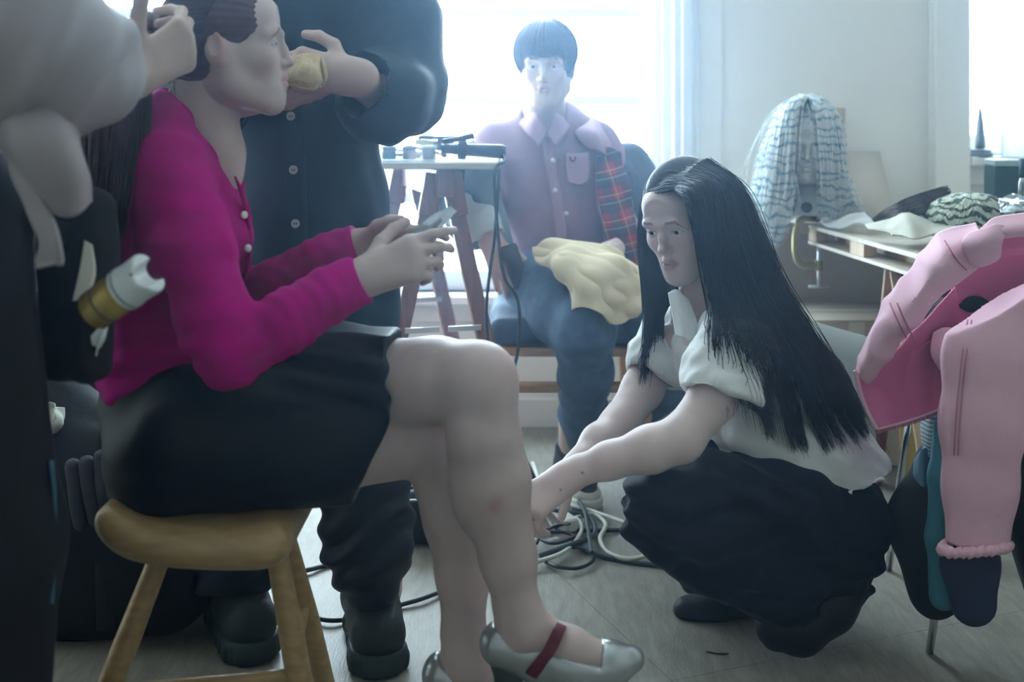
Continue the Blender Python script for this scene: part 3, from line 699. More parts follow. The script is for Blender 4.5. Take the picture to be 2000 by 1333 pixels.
# comb strands on the scalp
sp = []
r = np.random.default_rng(5)
for k in range(420):
    th = r.uniform(0, math.pi); e = .988+.018*r.random()
    A0 = np.array([math.cos(th)*.081, .064-.09*abs(math.cos(th)), .036+math.sin(th)*.085-.02*abs(math.cos(th))]); B0 = np.array([.02*math.cos(th), -.13, .03+.02*math.sin(th)])
    t = np.linspace(0, 1, 12)[:, None]; q = A0*(1-t)+B0*t; c0 = np.array([0, -.014, .036]); d = (q-c0)/np.array([.082, .105, .094]); L = np.linalg.norm(d, axis=1)[:, None]; q = c0+d/np.maximum(L, .05)*np.array([.083, .106, .095])*e; sp.append(q)
sp = place(np.array(sp).reshape(-1, 3), RA, oA, .94).reshape(-1, 12, 3); sv, sf = strands(sp, np.linspace(.0012, .0012, 12))
obj('hair', joinq((place(qv, RA, oA, .94), qf), (tv, tf), (kv2, kf2), (wv, wf), (sv, sf)), M_hairA, wA, label='dark auburn hair pulled back into a ponytail')
# silver pumps with maroon straps
M_sil = mat('silver_leather', (.42, .44, .45), .24, metal=.55, var=.2, vscale=14, bump=.15, bscale=60)
M_sole = mat('dark_sole', (.05, .06, .06), .45, var=.2); M_mar = mat('maroon_strap', (.12, .014, .03), .5, var=.15)
def pump(pts, rs, heel_top, vamp, toe, heelpts, dn, strap):
    pts = [np.asarray(p) for p in pts]
    v = Vol(*bb(pts+[heel_top, toe], .06), .0038); v.chain(pts, rs, .015, flat=((0, 1, 0), 1.02))
    fw = unit(toe-pts[0]); upv = unit(np.cross(np.cross(fw, (0, 0, 1)), fw)) if abs(fw[2]) < .99 else V(0, 0, 1)
    a = heel_top; b = vamp; L = unit(b-a); nn = unit(np.cross(np.cross(L, (0, 0, 1)), L))
    v.cutf(lambda X, Y, Z: np.minimum((X-a[0])*nn[0]+(Y-a[1])*nn[1]+(Z-a[2])*nn[2], -((X-b[0])*fw[0]+(Y-b[1])*fw[1]+(Z-b[2])*fw[2])))
    sv, sf = v.mesh(); sv = relax(sv, sf, 2)
    sh = obj('shoe', (sv, sf), M_sil, wA, label='silver mary jane pump')
    s2 = Vol(*bb(heelpts+[toe, pts[0], pts[1]], .06), .0038)
    s2.chain(heelpts, [.024, .018, .015, .016], .02)
    off = -upv*.026
    s2.chain([pts[0]+off*.9, pts[1]+off*1.0, pts[2]+off*.95, pts[3]+off*.75, pts[-1]+off*.35], [.016, .018, .024, .026, .013], .015, flat=(upv, 2.2))
    a2, b2 = s2.mesh(); obj('sole_and_heel', (relax(a2, b2, 1), b2), M_sole, sh)
    obj('strap', patch(strap, .004, 8, 30), M_mar, sh)
pump([P(980, 1258, 1.80), P(1050, 1278, 1.80), P(1120, 1300, 1.79), P(1185, 1300, 1.79), P(1232, 1288, 1.79)], [.036, .041, .042, .037, .022], P(950, 1215, 1.80), P(1172, 1287, 1.79), P(1245, 1283, 1.79),
     [P(985, 1290, 1.80), P(995, 1345, 1.80), P(1008, 1400, 1.80), P(1012, 1425, 1.80)], None,
     [[(1088, 1218, 1.83), (1106, 1226, 1.83)], [(1084, 1222, 1.765), (1104, 1230, 1.765)], [(1064, 1262, 1.745), (1088, 1268, 1.745)], [(1044, 1292, 1.742), (1064, 1302, 1.742)], [(1026, 1314, 1.752), (1048, 1326, 1.752)]])
pump([P(868, 1318, 1.89), P(910, 1355, 1.885), P(975, 1400, 1.865), P(1030, 1442, 1.845), P(1065, 1462, 1.83)], [.038, .041, .042, .037, .022], P(838, 1268, 1.89), P(1005, 1400, 1.85), P(1080, 1465, 1.83),
     [P(868, 1345, 1.89), P(866, 1400, 1.89), P(868, 1470, 1.89), P(868, 1492, 1.89)], None,
     [[(962, 1322, 1.90), (978, 1336, 1.90)], [(968, 1330, 1.83), (984, 1344, 1.83)], [(940, 1372, 1.815), (962, 1386, 1.815)], [(920, 1400, 1.83), (940, 1412, 1.83)]])
# packet held between the hands
M_plas = mat('clear_wrapper', (.62, .66, .68), .22, var=.25, vscale=40, trans=.35, bump=.4, bscale=70)
pk = thing('packet', 'narrow silvery plastic packet held up by the seated woman', 'packet', P(770, 520, 1.86))
obj('wrapper', patch([[(768, 492, 1.855), (792, 520, 1.85)], [(800, 458, 1.852), (832, 478, 1.848)], [(836, 426, 1.85), (862, 448, 1.845)], [(880, 402, 1.85), (892, 412, 1.845)]], .004, 14, 40, wr=.0025, ws=70, seed=3), M_plas, pk)
obj('tool', tube([P(780, 508, 1.846), P(820, 468, 1.844), P(862, 428, 1.842)], [.004, .006, .004], 8, 20), mat('grey_plastic', (.35, .38, .40), .4), pk)
# three-legged wooden stool
M_oak = mat('light_beech', (.42, .28, .13), .32, var=.22, vscale=9, stretch=(2, 9, 9), coat=.3, bump=.05, bscale=60)
st = thing('stool', 'three-legged beech stool with scooped seat under the seated woman', 'stool', P(430, 1502, 1.9)*np.array([1, 1, 0]))
vol = Vol(*bb([P(240, 900, 1.9), P(620, 1060, 1.9), P(430, 980, 1.68), P(430, 980, 2.12)], .01), .005)
prof = catmull([(274, 948, .015), (292, 964, .024), (330, 984, .030), (400, 996, .0315), (480, 1000, .0315), (545, 998, .031), (572, 992, .027)], 26)
for x, y, r in prof: vol.cone(P(x, y, 1.9)+(0, -.155, 0), P(x, y, 1.9)+(0, .155, 0), r, r, .012)
sv, sf = vol.mesh(); obj('seat', (relax(sv, sf, 3), sf), M_oak, st, label='scooped wooden seat')
for a, b in ((P(338, 1022, 1.86), P(172, 1450, 1.80)), (P(532, 1030, 1.83), P(612, 1480, 1.82)), (P(553, 1028, 1.98), P(650, 1400, 2.02))):
    dr = unit(b-a); t = (0-a[2])/dr[2] if dr[2] else 0; e = a+dr*t
    obj('leg', tube([a, a*.5+e*.5, e+(0, 0, .004)], [.0165, .021, .0165], 18, 12), M_oak, st)
l0 = P(338, 1022, 1.86); l0e = P(172, 1450, 1.80); l1 = P(532, 1030, 1.83); l1e = P(612, 1480, 1.82); l2 = P(553, 1028, 1.98); l2e = P(650, 1400, 2.02)
at = lambda a, b, z: a+(b-a)*((z-a[2])/(b[2]-a[2]))
obj('rung', tube([at(l0, l0e, .145), at(l1, l1e, .165)], [.010, .012], 14, 6), M_oak, st)
obj('rung', tube([at(l1, l1e, .20), at(l2, l2e, .20)], [.010, .010], 14, 6), M_oak, st)
# ================================================================ crouching woman
M_shirtD = mat('white_cotton', (.72, .74, .72), .8, var=.05, vscale=20, bump=.35, bscale=300, bdist=.001, sheen=.1)
M_trD = mat('navy_black_trousers', (.004, .0045, .011), .7, var=.25, vscale=14, bump=.3, bscale=220, spec=.2)
M_hairD = mat('black_hair', (.005, .005, .008), .40, var=.3, vscale=80, spec=.4)
M_blk = mat('black_leather', (.004, .004, .006), .5, var=.25, spec=.3)
SKD = (.68, .54, .51)
wD = thing('person', 'crouching woman with long black hair in a white short-sleeved shirt and dark trousers', 'person', P(1500, 1250, 2.31)*np.array([1, 1, 0]))
yaw, pit, rol = math.radians(41), math.radians(17), math.radians(7)
fD = V(-math.sin(yaw)*math.cos(pit), -math.cos(yaw)*math.cos(pit), -math.sin(pit)); upD = V(-.12, 0, 1)
RD = axes(fD, upD); cr, sr = math.cos(rol), math.sin(rol)
SD = .97; oD = P(1291, 492, 2.26)-RD@V(0, .112, -.029)*SD
hv, hf, hc = head_mesh(.0015, neckz=-.06, lid=.0034, lips=(.50, .24, .27), skin=SKD, brow=(.05, .038, .038), ear=False, gazez=-.0012)
pcs = [(place(hv, RD, oD, SD), hf, hc)]
def neckD(v):
    v.chain([oD+RD@V(0, -.025, -.035), P(1385, 560, 2.36), P(1408, 640, 2.38)], [.046, .048, .075], .03)
pcs.append(limb_mesh(*bb([oD, P(1408, 660, 2.38)], .1), .004, neckD, SKD))
hD = Hand(P(1118, 926, 2.06), (-.80, -.10, -.55), (-.40, -.62, .62), 1, [(.75, .55, .3), (.85, .6, .3), (.9, .65, .3), (.95, .6, .3)], .05, ((.6, .6, -.5), (.3, .9, -.6), (.1, .9, -.6)), 1.02, .97)
hD2 = Hand(P(1128, 905, 2.25), (-.78, -.25, -.6), (-.25, .35, .8), -1, [(.6, .5, .3), (.7, .6, .3), (.8, .6, .3), (.9, .6, .3)], .05, ((.6, .6, -.5), (.3, .9, -.6), (.1, .9, -.6)), 1.0, .97)
def armsD(v):
    v.chain([P(1440, 660, 2.19), P(1395, 775, 2.10), P(1330, 858, 2.06)], [.050, .043, .039], .02)
    v.chain([P(1330, 858, 2.06), P(1270, 878, 2.055), P(1190, 900, 2.055), P(1118, 926, 2.06)], [.039, .0395, .031, .0245], .02)
    hD.into(v, .024)
    v.chain([P(1300, 665, 2.50), P(1255, 760, 2.43), P(1210, 830, 2.36)], [.047, .042, .038], .02)
    v.chain([P(1210, 830, 2.36), P(1170, 865, 2.30), P(1128, 905, 2.25)], [.038, .035, .024], .02)
    hD2.into(v, .024)
lo, hi = bb([P(1480, 600, 2.45), P(1000, 1090, 1.98), P(1300, 650, 2.5)], .03)
v_, f_, c_ = limb_mesh(lo, hi, .0032, armsD, SKD, (hD, hD2))
for q, r in ((P(1138, 924, 2.03), .0022), (P(1095, 957, 2.03), .0016)):
    w = np.clip(1.4-((v_-q)[:, [0, 2]]**2).sum(1)**.5/r, 0, 1)*(v_[:, 1] < 2.06); c_[:] = c_*(1-w[:, None])+np.array([.06, .03, .03])*w[:, None]
pcs.append((v_, f_, c_))
def footD(v):
    v.chain([P(1470, 1170, 2.44), P(1420, 1195, 2.43), P(1350, 1203, 2.42)], [.035, .030, .022], .02)
    v.chain([P(1640, 1120, 2.22), P(1600, 1190, 2.21), P(1520, 1222, 2.20)], [.034, .032, .022], .02)
pcs.append(limb_mesh(*bb([P(1350, 1110, 2.45), P(1650, 1240, 2.18)], .05), .006, footD, SKD))
def coreD(v):
    v.chain([P(1408, 640, 2.38), P(1500, 790, 2.36), P(1575, 930, 2.34)], [.075, .085, .07], .03); v.cone(P(1440, 660, 2.19), P(1300, 665, 2.50), .045, .045, .03)
    v.chain([P(1590, 1005, 2.24), P(1300, 985, 2.11), P(1600, 1160, 2.2)], [.08, .05, .035], .03); v.chain([P(1570, 990, 2.44), P(1340, 885, 2.52), P(1440, 1165, 2.45)], [.08, .05, .035], .03)
pcs.append(limb_mesh(*bb([P(1250, 620, 2.5), P(1700, 1210, 2.2), P(1300, 985, 2.0), P(1340, 880, 2.6)], .03), .009, coreD, SKD))
body_obj(wD, pcs, SKIN)
for s in (-1, 1):
    ev, ef, ec = eyeball(s, (.06, 1, -.10), (.030, .020, .016)); obj('eye', (place(ev, RD, oD, SD), ef), EYE, wD, col=ec)
# shirt
def shirtD(v):
    c = [P(1398, 625, 2.36), P(1440, 690, 2.36), P(1500, 790, 2.36), P(1550, 875, 2.35), P(1592, 945, 2.34)]
    side = unit(V(.30, -1, 0)); bk = unit(np.cross(unit(c[-1]-c[0]), side))
    rw = [.10, .165, .168, .162, .165]; fl = [1.1, 1.40, 1.30, 1.18, 1.15]
    for i in range(4): v.cone(c[i], c[i+1], rw[i], rw[i+1], .03, flat=(bk, (fl[i]+fl[i+1])/2))
    v.ell(P(1425, 765, 2.27), (.055, .06, .07), .05); v.ell(P(1400, 770, 2.42), (.055, .06, .07), .05)
    # sleeves
    v.chain([P(1440, 655, 2.20), P(1425, 700, 2.15), P(1408, 775, 2.10)], [.070, .077, .076], .03)
    v.chain([P(1305, 655, 2.49), P(1288, 700, 2.46), P(1270, 740, 2.43)], [.066, .068, .066], .03)
    v.cut(P(1402, 772, 2.10), (-.28, -.38, -1), .14); v.cone(P(1380, 830, 2.07), P(1418, 730, 2.13), .064, .055, .006, '-')
    v.cut(P(1270, 736, 2.43), (-.5, -.5, -1), .11); v.cone(P(1255, 775, 2.41), P(1280, 715, 2.45), .054, .048, .006, '-')
    # loose hem flares over the hips
    v.chain([P(1560, 890, 2.28), P(1640, 950, 2.30), P(1690, 965, 2.33)], [.10, .085, .06], .06)
    v.cone(P(1470, 850, 2.22), P(1520, 880, 2.22), .06, .06, .05)
    v.cut(P(1620, 952, 2.25), (.22, -.05, -1), .34)
    v.cut(P(1440, 885, 2.25), (-.45, -.1, -1), .16)
    v.cone(oD+RD@V(0, -.02, -.06), P(1388, 605, 2.36), .062, .060, .008, '-')
    v.chain([P(1360, 590, 2.30), P(1345, 640, 2.27)], [.045, .015], .01, '-')
def shirtD_w(v, f):
    v = wrinkle(v, f, .006, 24, 8, (1, 1, .8)); v = wrinkle(v, f, .0025, 70, 9); n = vnormals(v, f)
    a = unit(V(.5, .1, -.85)); b = unit(V(.85, 0, .5)); s = np.sin(v@b*95+2.6*snoise(v, 9, 4)); return v+n*(s*.0028)[:, None]
lo, hi = bb([P(1240, 560, 2.5), P(1740, 1010, 2.3), P(1400, 700, 2.0), P(1500, 700, 2.58)], .02)
sv, sf = garment(lo, hi, .0046, shirtD, 0); VOLD = LASTVOL; sh = obj('shirt', (shirtD_w(sv, sf), sf), M_shirtD, wD, label='white cotton short-sleeved shirt')
# open collar
obj('collar', patch([[(1305, 572, 2.27), (1322, 566, 2.25), (1345, 585, 2.245)], [(1312, 610, 2.27), (1334, 615, 2.235), (1362, 632, 2.235)], [(1322, 655, 2.28), (1340, 662, 2.24), (1358, 668, 2.245)]], .003, 20, 20, wr=.002, ws=60), M_shirtD, sh)
obj('collar', patch([[(1395, 560, 2.27), (1420, 580, 2.25)], [(1385, 605, 2.235), (1425, 625, 2.22)], [(1378, 640, 2.235), (1408, 668, 2.225)]], .003, 20, 20, wr=.002, ws=60, seed=4), M_shirtD, sh)
# trousers
def trD(v):
    v.ell(P(1590, 1000, 2.33), (.145, .175, .125), 0)
    v.chain([P(1590, 1005, 2.24), P(1440, 985, 2.16), P(1296, 985, 2.10)], [.108, .086, .078], .04)
    v.chain([P(1296, 985, 2.10), P(1400, 1075, 2.14), P(1520, 1140, 2.18), P(1575, 1150, 2.2)], [.078, .080, .074, .060], .04)
    v.chain([P(1570, 1000, 2.44), P(1440, 955, 2.50), P(1335, 885, 2.52)], [.105, .085, .072], .04)
    v.chain([P(1335, 880, 2.52), P(1390, 1020, 2.50), P(1420, 1130, 2.47)], [.074, .076, .062], .04)
    v.chain([P(1560, 1080, 2.28), P(1600, 1060, 2.28)], [.09, .11], .06)
    v.ell(P(1285, 950, 2.32), (.15, .060, .17), .04, '-', axes((-.35, 1, 0), (.25, 0, 1))); v.ell(P(1360, 1080, 2.31), (.10, .055, .12), .04, '-')
    v.cone(P(1690, 985, 2.33), P(1705, 1070, 2.31), .035, .006, .03)
    v.cut(P(1400, 1150, 2.47), (-.2, 0, -1), .10)
def trD_w(v, f):
    v = wrinkle(v, f, .009, 19, 15, (1, 1, 1)); v = wrinkle(v, f, .004, 48, 16, (1, 1, 1.6)); n = vnormals(v, f)
    s = np.sin(v@unit(V(.35, .2, 1))*85+3.5*snoise(v, 12, 7)); return v+n*(np.sign(s)*np.abs(s)**1.5*.0055)[:, None]
lo, hi = bb([P(1200, 800, 2.5), P(1740, 1250, 2.25), P(1400, 900, 1.98), P(1450, 950, 2.64)], .02); lo[2] = max(lo[2], .02)
sv, sf = garment(lo, hi, .0052, trD, 0); obj('trousers', (trD_w(sv, sf), sf), M_trD, wD, label='dark navy trousers')
# shoes, heels lifted
def shoe_soft(pts, rs, solepts):
    v = Vol(*bb(pts, .07), .004); v.chain(pts, rs, .02); v.cut((0, 0, .003), (0, 0, -1))
    a, b = v.mesh(); a = relax(a, b, 2); o = obj('shoe', (a, b), M_blk, wD, label='soft black shoe'); 
    s = Vol(*bb(solepts, .05), .004); s.chain(solepts, [.030]*len(solepts), .015, flat=((0, 0, 1), 3.)); a, b = s.mesh(); obj('sole', (relax(a, b, 1), b), mat('black_rubber', (.015, .014, .014), .7), o)
fz = lambda x, y, z: np.array([x, y, z])
shoe_soft([P(1345, 1196, 2.42), P(1390, 1190, 2.42), P(1450, 1178, 2.44), P(1490, 1165, 2.45)], [.034, .040, .042, .036], [P(1340, 1218, 2.42), P(1400, 1218, 2.42), P(1470, 1212, 2.44)])
shoe_soft([P(1515, 1225, 2.20), P(1560, 1225, 2.20), P(1615, 1180, 2.21), P(1648, 1140, 2.22)], [.040, .050, .054, .048], [P(1520, 1258, 2.20), P(1575, 1258, 2.20), P(1640, 1205, 2.21), P(1680, 1150, 2.22)])
# hair
def hp(L): return [P(*q) for q in L]
gu_near = [hp([(1322, 372, 2.205), (1345, 385, 2.165), (1360, 440, 2.15), (1372, 520, 2.16), (1384, 610, 2.14), (1372, 690, 2.10), (1350, 770, 2.06)]),
           hp([(1330, 356, 2.215), (1368, 378, 2.16), (1382, 450, 2.145), (1400, 540, 2.15), (1425, 640, 2.10), (1450, 740, 2.06), (1470, 830, 2.06)]),
           hp([(1342, 342, 2.23), (1388, 368, 2.17), (1405, 450, 2.15), (1430, 550, 2.15), (1475, 655, 2.11), (1520, 760, 2.12), (1548, 880, 2.14)]),
           hp([(1355, 330, 2.25), (1408, 362, 2.19), (1430, 450, 2.165), (1465, 560, 2.16), (1515, 660, 2.13), (1560, 760, 2.15), (1590, 885, 2.17)]),
           hp([(1366, 320, 2.28), (1425, 360, 2.22), (1455, 450, 2.20), (1500, 560, 2.19), (1555, 660, 2.17), (1610, 760, 2.18), (1655, 870, 2.20)]),
           hp([(1378, 316, 2.32), (1440, 365, 2.28), (1478, 450, 2.27), (1525, 560, 2.24), (1590, 665, 2.22), (1650, 770, 2.22), (1698, 850, 2.24)]),
           hp([(1385, 316, 2.36), (1440, 372, 2.36), (1476, 455, 2.35), (1520, 565, 2.32), (1580, 670, 2.28), (1630, 770, 2.26), (1665, 840, 2.26)])]
gu_far = [hp([(1322, 368, 2.215), (1290, 372, 2.26), (1262, 400, 2.32), (1255, 480, 2.36), (1262, 570, 2.38), (1262, 660, 2.38), (1248, 760, 2.38)]),
          hp([(1335, 350, 2.225), (1300, 352, 2.28), (1266, 388, 2.36), (1258, 480, 2.40), (1268, 580, 2.42), (1276, 660, 2.42), (1270, 750, 2.42)]),
          hp([(1352, 332, 2.25), (1315, 340, 2.33), (1280, 385, 2.42), (1276, 480, 2.45), (1290, 570, 2.45), (1300, 640, 2.44), (1305, 720, 2.42)]),
          hp([(1372, 318, 2.30), (1340, 330, 2.39), (1310, 400, 2.46), (1310, 500, 2.47), (1330, 580, 2.46), (1340, 640, 2.45), (1345, 700, 2.44)])]
gu_back = [gu_near[6], hp([(1385, 316, 2.36), (1420, 372, 2.43), (1450, 455, 2.44), (1490, 565, 2.41), (1550, 670, 2.36), (1600, 770, 2.32), (1630, 840, 2.30)]), hp([(1380, 316, 2.35), (1385, 372, 2.47), (1400, 455, 2.49), (1420, 565, 2.47), (1480, 670, 2.42), (1530, 770, 2.37), (1560, 830, 2.34)])]
n = 26; prof_r = np.interp(np.linspace(0, 1, n), [0, .1, .75, 1], [.0010, .0013, .0011, .0003])
def hg(*a):
    p = guided(*a); p = push_ell(p, RD, oD, SD, (0, -.013, .036), (.0815, .104, .0935), .006*1.0); return push_vol(p, VOLD, .0065+.004*RNG.random((p.shape[0], p.shape[1])).reshape(-1).mean())
hs = [strands(hg(gu_near[1:], 2300, n, .0045, 21, .42, 15), prof_r), strands(hg(gu_near[:3], 260, n, .007, 22, .3, 12), prof_r*.7), strands(hg(gu_near[4:], 140, n, .011, 26, .2), prof_r*.6),
      strands(hg(gu_far, 900, n, .0045, 23, .40, 9), prof_r), strands(hg(gu_far[1:3], 40, n, .008, 25, .3), prof_r*.6), strands(hg(gu_back, 700, n, .006, 24, .4, 8), prof_r)]
# close inner layer on the skull so that no scalp shows
vol = Vol((-.1, -.13, -.12), (.1, .13, .14), .003); vol.ell((0, -.014, .036), (.0785, .1005, .0895), 0); vol.cut((0, .055, .072), unit((0, .90, -.45))); vol.cut((0, .02, -.02), unit((0, .95, -.30)), .3)
a, b = vol.mesh(); hs.append((place(relax(a, b, 1), RD, oD, SD), b))
inner = Vol(*bb(gu_near[5][:6]+gu_near[3][:6]+gu_back[2][:5], .04), .006)
for g, rr in ((gu_near[3], .006), (gu_near[4], .010), (gu_near[5], .008), (gu_near[6], .012), (gu_back[1], .012), (gu_near[2], .004)):
    q = [x+V(-.01, .022, 0) for x in g[1:6]]; inner.chain(q, [rr, rr*1.6, rr*1.8, rr*1.4, .004], .03)
a, b = inner.mesh(); hs.append((a, b))
obj('hair', joinq(*hs), M_hairD, wD, label='long straight black hair parted at the top')

def PE(x, y, d): return P(x, y, d*1.075)
EB = 1.075
def patchE(rows, *a, **k): return patch([[(q[0], q[1], q[2]*EB) for q in r] for r in rows], *a, **k)
# ================================================================ seated man by the window
M_shE = mat('mauve_shirt', (.36, .22, .29), .8, var=.08, vscale=16, bump=.3, bscale=260, sheen=.1)
M_coat = mat('blue_grey_coat', (.055, .075, .105), .85, var=.2, vscale=20, bump=.4, bscale=200)
M_pale = mat('pale_sleeve', (.55, .58, .58), .8, var=.1)
M_jean = mat('blue_denim', (.085, .135, .215), .85, var=.3, vscale=24, bump=.4, bscale=350, bdist=.001)
M_hairE = mat('brown_hair', (.06, .035, .035), .45, var=.35, vscale=70)
SKE = (.66, .51, .47)
wE = thing('person', 'seated man in mauve shirt, tartan-lined coat and jeans in front of the window', 'person', PE(1080, 970, 3.05)*np.array([1, 1, 0]))
RE = axes((-.10, -1, -.10), (0, -.05, 1)); oE = PE(1062, 132, 3.13)-RE@V(0, .07, 0)
hv, hf, hc = head_mesh(.0024, male=True, lid=.003, lips=(.50, .27, .25), skin=SKE, brow=(.08, .05, .045))
pcs = [(place(hv, RE, oE), hf, hc)]
pcs.append(limb_mesh(*bb([PE(1062, 180, 3.2), PE(1062, 300, 3.25)], .12), .005, lambda v: v.chain([PE(1063, 170, 3.22), PE(1064, 225, 3.24), PE(1064, 280, 3.26)], [.055, .060, .09], .03), SKE))
hE = Hand(PE(958, 470, 2.96), (.42, -.30, -.95), (.05, -1, .30), -1, [(.4, .35, .2), (.5, .45, .3), (.55, .5, .3), (.6, .5, .3)], .07, ((.75, .65, -.2), (.45, .9, -.3), (.2, 1., -.4)), 1.05)
hE2 = Hand(PE(1180, 500, 2.93), (-.7, -.5, -.35), (.1, -.6, 1), 1, [(.4, .35, .2)]*4, .05, sc=1.05)
lo, hi = hE.bounds(.05); pcs.append(limb_mesh(lo, hi+V(0, .05, .06), .003, lambda v: (v.cone(PE(935, 425, 3.0), PE(958, 470, 2.96), .036, .030, .02), hE.into(v, .030)), (.66, .42, .36), (hE,)))
lo, hi = hE2.bounds(.05); pcs.append(limb_mesh(lo, hi+V(.06, .05, .06), .003, lambda v: (v.cone(PE(1225, 480, 2.98), PE(1180, 500, 2.93), .036, .030, .02), hE2.into(v, .030)), SKE, (hE2,)))
pcs.append(limb_mesh(*bb([PE(1118, 830, 3.0), PE(1116, 890, 3.02)], .06), .005, lambda v: v.cone(PE(1120, 830, 2.98), PE(1116, 895, 3.02), .042, .036, .02), SKE))
def coreE(v):
    v.chain([PE(1064, 280, 3.26), PE(1080, 400, 3.24), PE(1095, 540, 3.17)], [.075, .075, .075], .03); v.cone(PE(968, 285, 3.26), PE(1162, 285, 3.26), .05, .05, .03)
    v.chain([PE(968, 285, 3.26), PE(942, 370, 3.2), PE(936, 428, 3.03)], [.05, .040, .032], .02); v.chain([PE(1162, 285, 3.26), PE(1205, 380, 3.2), PE(1222, 482, 2.98)], [.05, .045, .036], .02)
    v.chain([PE(1050, 555, 3.02), PE(1140, 650, 2.77), PE(1120, 850, 3.0)], [.07, .05, .036], .02); v.chain([PE(1160, 560, 3.05), PE(1285, 640, 2.84), PE(1300, 860, 3.02)], [.07, .05, .036], .02)
pcs.append(limb_mesh(*bb([PE(920, 240, 3.3), PE(1330, 880, 2.75)], .09), .009, coreE, SKE))
body_obj(wE, pcs, SKIN)
for s in (-1, 1):
    ev, ef, ec = eyeball(s, (0, 1, -.1), (.12, .17, .18)); obj('eye', (place(ev, RE, oE), ef), EYE, wE, col=ec)
# hair: rounded bowl with a fringe
vol = Vol((-.11, -.13, -.08), (.11, .13, .15), .0035); vol.ell((0, -.010, .042), (.092, .112, .098), 0); vol.ell((0, -.03, -.02), (.088, .082, .07), .03)
vol.rbox((0, .10, -.04), np.eye(3), (.060, .06, .068), .03, .01, '-')
a, b = vol.mesh(); a = relax(a, b, 1)
fr = []
rg = np.random.default_rng(31)
for k in range(620):
    ph = rg.uniform(-2.6, 2.6); front = abs(ph) < .75
    el = np.linspace(1.45, (-.05 if front else -.65)+rg.uniform(-.1, .12), 12); rr = 1.0+rg.uniform(.0, .05)
    fr.append(np.stack([.094*np.cos(el)*math.sin(ph)*rr, -.010+.114*np.cos(el)*math.cos(ph)*rr, .042+.099*np.sin(el)*rr], 1))
fr = place(np.array(fr).reshape(-1, 3), RE, oE).reshape(-1, 12, 3); a2 = strands(fr, np.interp(np.linspace(0, 1, 12), [0, .8, 1], [.0022, .0022, .0006]))
obj('hair', joinq((place(a, RE, oE), b), a2), M_hairE, wE, label='short brown hair with a fringe')
# shirt
def shE(v):
    c = [PE(1095, 480, 3.20), PE(1085, 400, 3.23), PE(1072, 310, 3.26), PE(1066, 262, 3.27)]; rw = [.160, .170, .178, .11]
    for i in range(3): v.cone(c[i], c[i+1], rw[i], rw[i+1], .03, flat=((0, 1, 0), 1.55))
    v.chain([PE(968, 280, 3.26), PE(945, 360, 3.22), PE(935, 425, 3.05)], [.072, .066, .055], .03)
    v.chain([PE(1162, 278, 3.26), PE(1205, 370, 3.20), PE(1230, 470, 3.02)], [.072, .066, .055], .03)
    v.chain([PE(1062, 180, 3.22), PE(1062, 235, 3.22)], [.062, .066], .012, '-'); v.cone(PE(1062, 215, 3.16), PE(1066, 262, 3.15), .050, .012, .01, '-')
sv, sf = garment(*bb([PE(900, 210, 3.3), PE(1270, 520, 3.0)], .08), .0055, shE, .0045, 22, 5, (1, 1, 1.3)); shn = obj('shirt', (sv, sf), M_shE, wE, label='mauve button-up shirt')
obj('placket', patchE([[(1058, 262, 3.135), (1080, 262, 3.135)], [(1066, 330, 3.125), (1088, 330, 3.125)], [(1078, 400, 3.105), (1100, 400, 3.105)], [(1086, 470, 3.08), (1108, 470, 3.08)]], .004, 6, 30), M_shE, shn)
for x, y, d in ((1071, 262, 3.128), (1080, 313, 3.12), (1084, 372, 3.105), (1106, 418, 3.092)):
    obj('button', lathe([(.001, 0), (.006, 0), (.0066, .0015), (.001, .003)], PE(x, y, d-.004), (0, -1, .1), 12), M_btn, shn)
for sgn, rows in ((1, [[(1030, 226, 3.20), (1050, 222, 3.15), (1068, 262, 3.12)], [(1012, 240, 3.20), (1030, 262, 3.13), (1052, 285, 3.115)]]), (-1, [[(1098, 226, 3.20), (1080, 224, 3.15), (1068, 262, 3.12)], [(1116, 240, 3.20), (1102, 264, 3.13), (1085, 285, 3.115)]])):
    obj('collar', patchE(rows, .004, 20, 10), M_shE, shn)
pk = obj('chest_pocket', patchE([[(1105, 300, 3.125), (1150, 298, 3.135)], [(1108, 350, 3.11), (1152, 346, 3.12)], [(1130, 362, 3.105), (1134, 362, 3.105)]], .003, 12, 12), M_shE, shn)
obj('emblem', join(tube([PE(1113, 306, 3.117), PE(1116, 314, 3.116), PE(1122, 314, 3.117), PE(1124, 306, 3.118)], .0016, 6, 12)), mat('dark_thread', (.03, .02, .03), .8), pk)
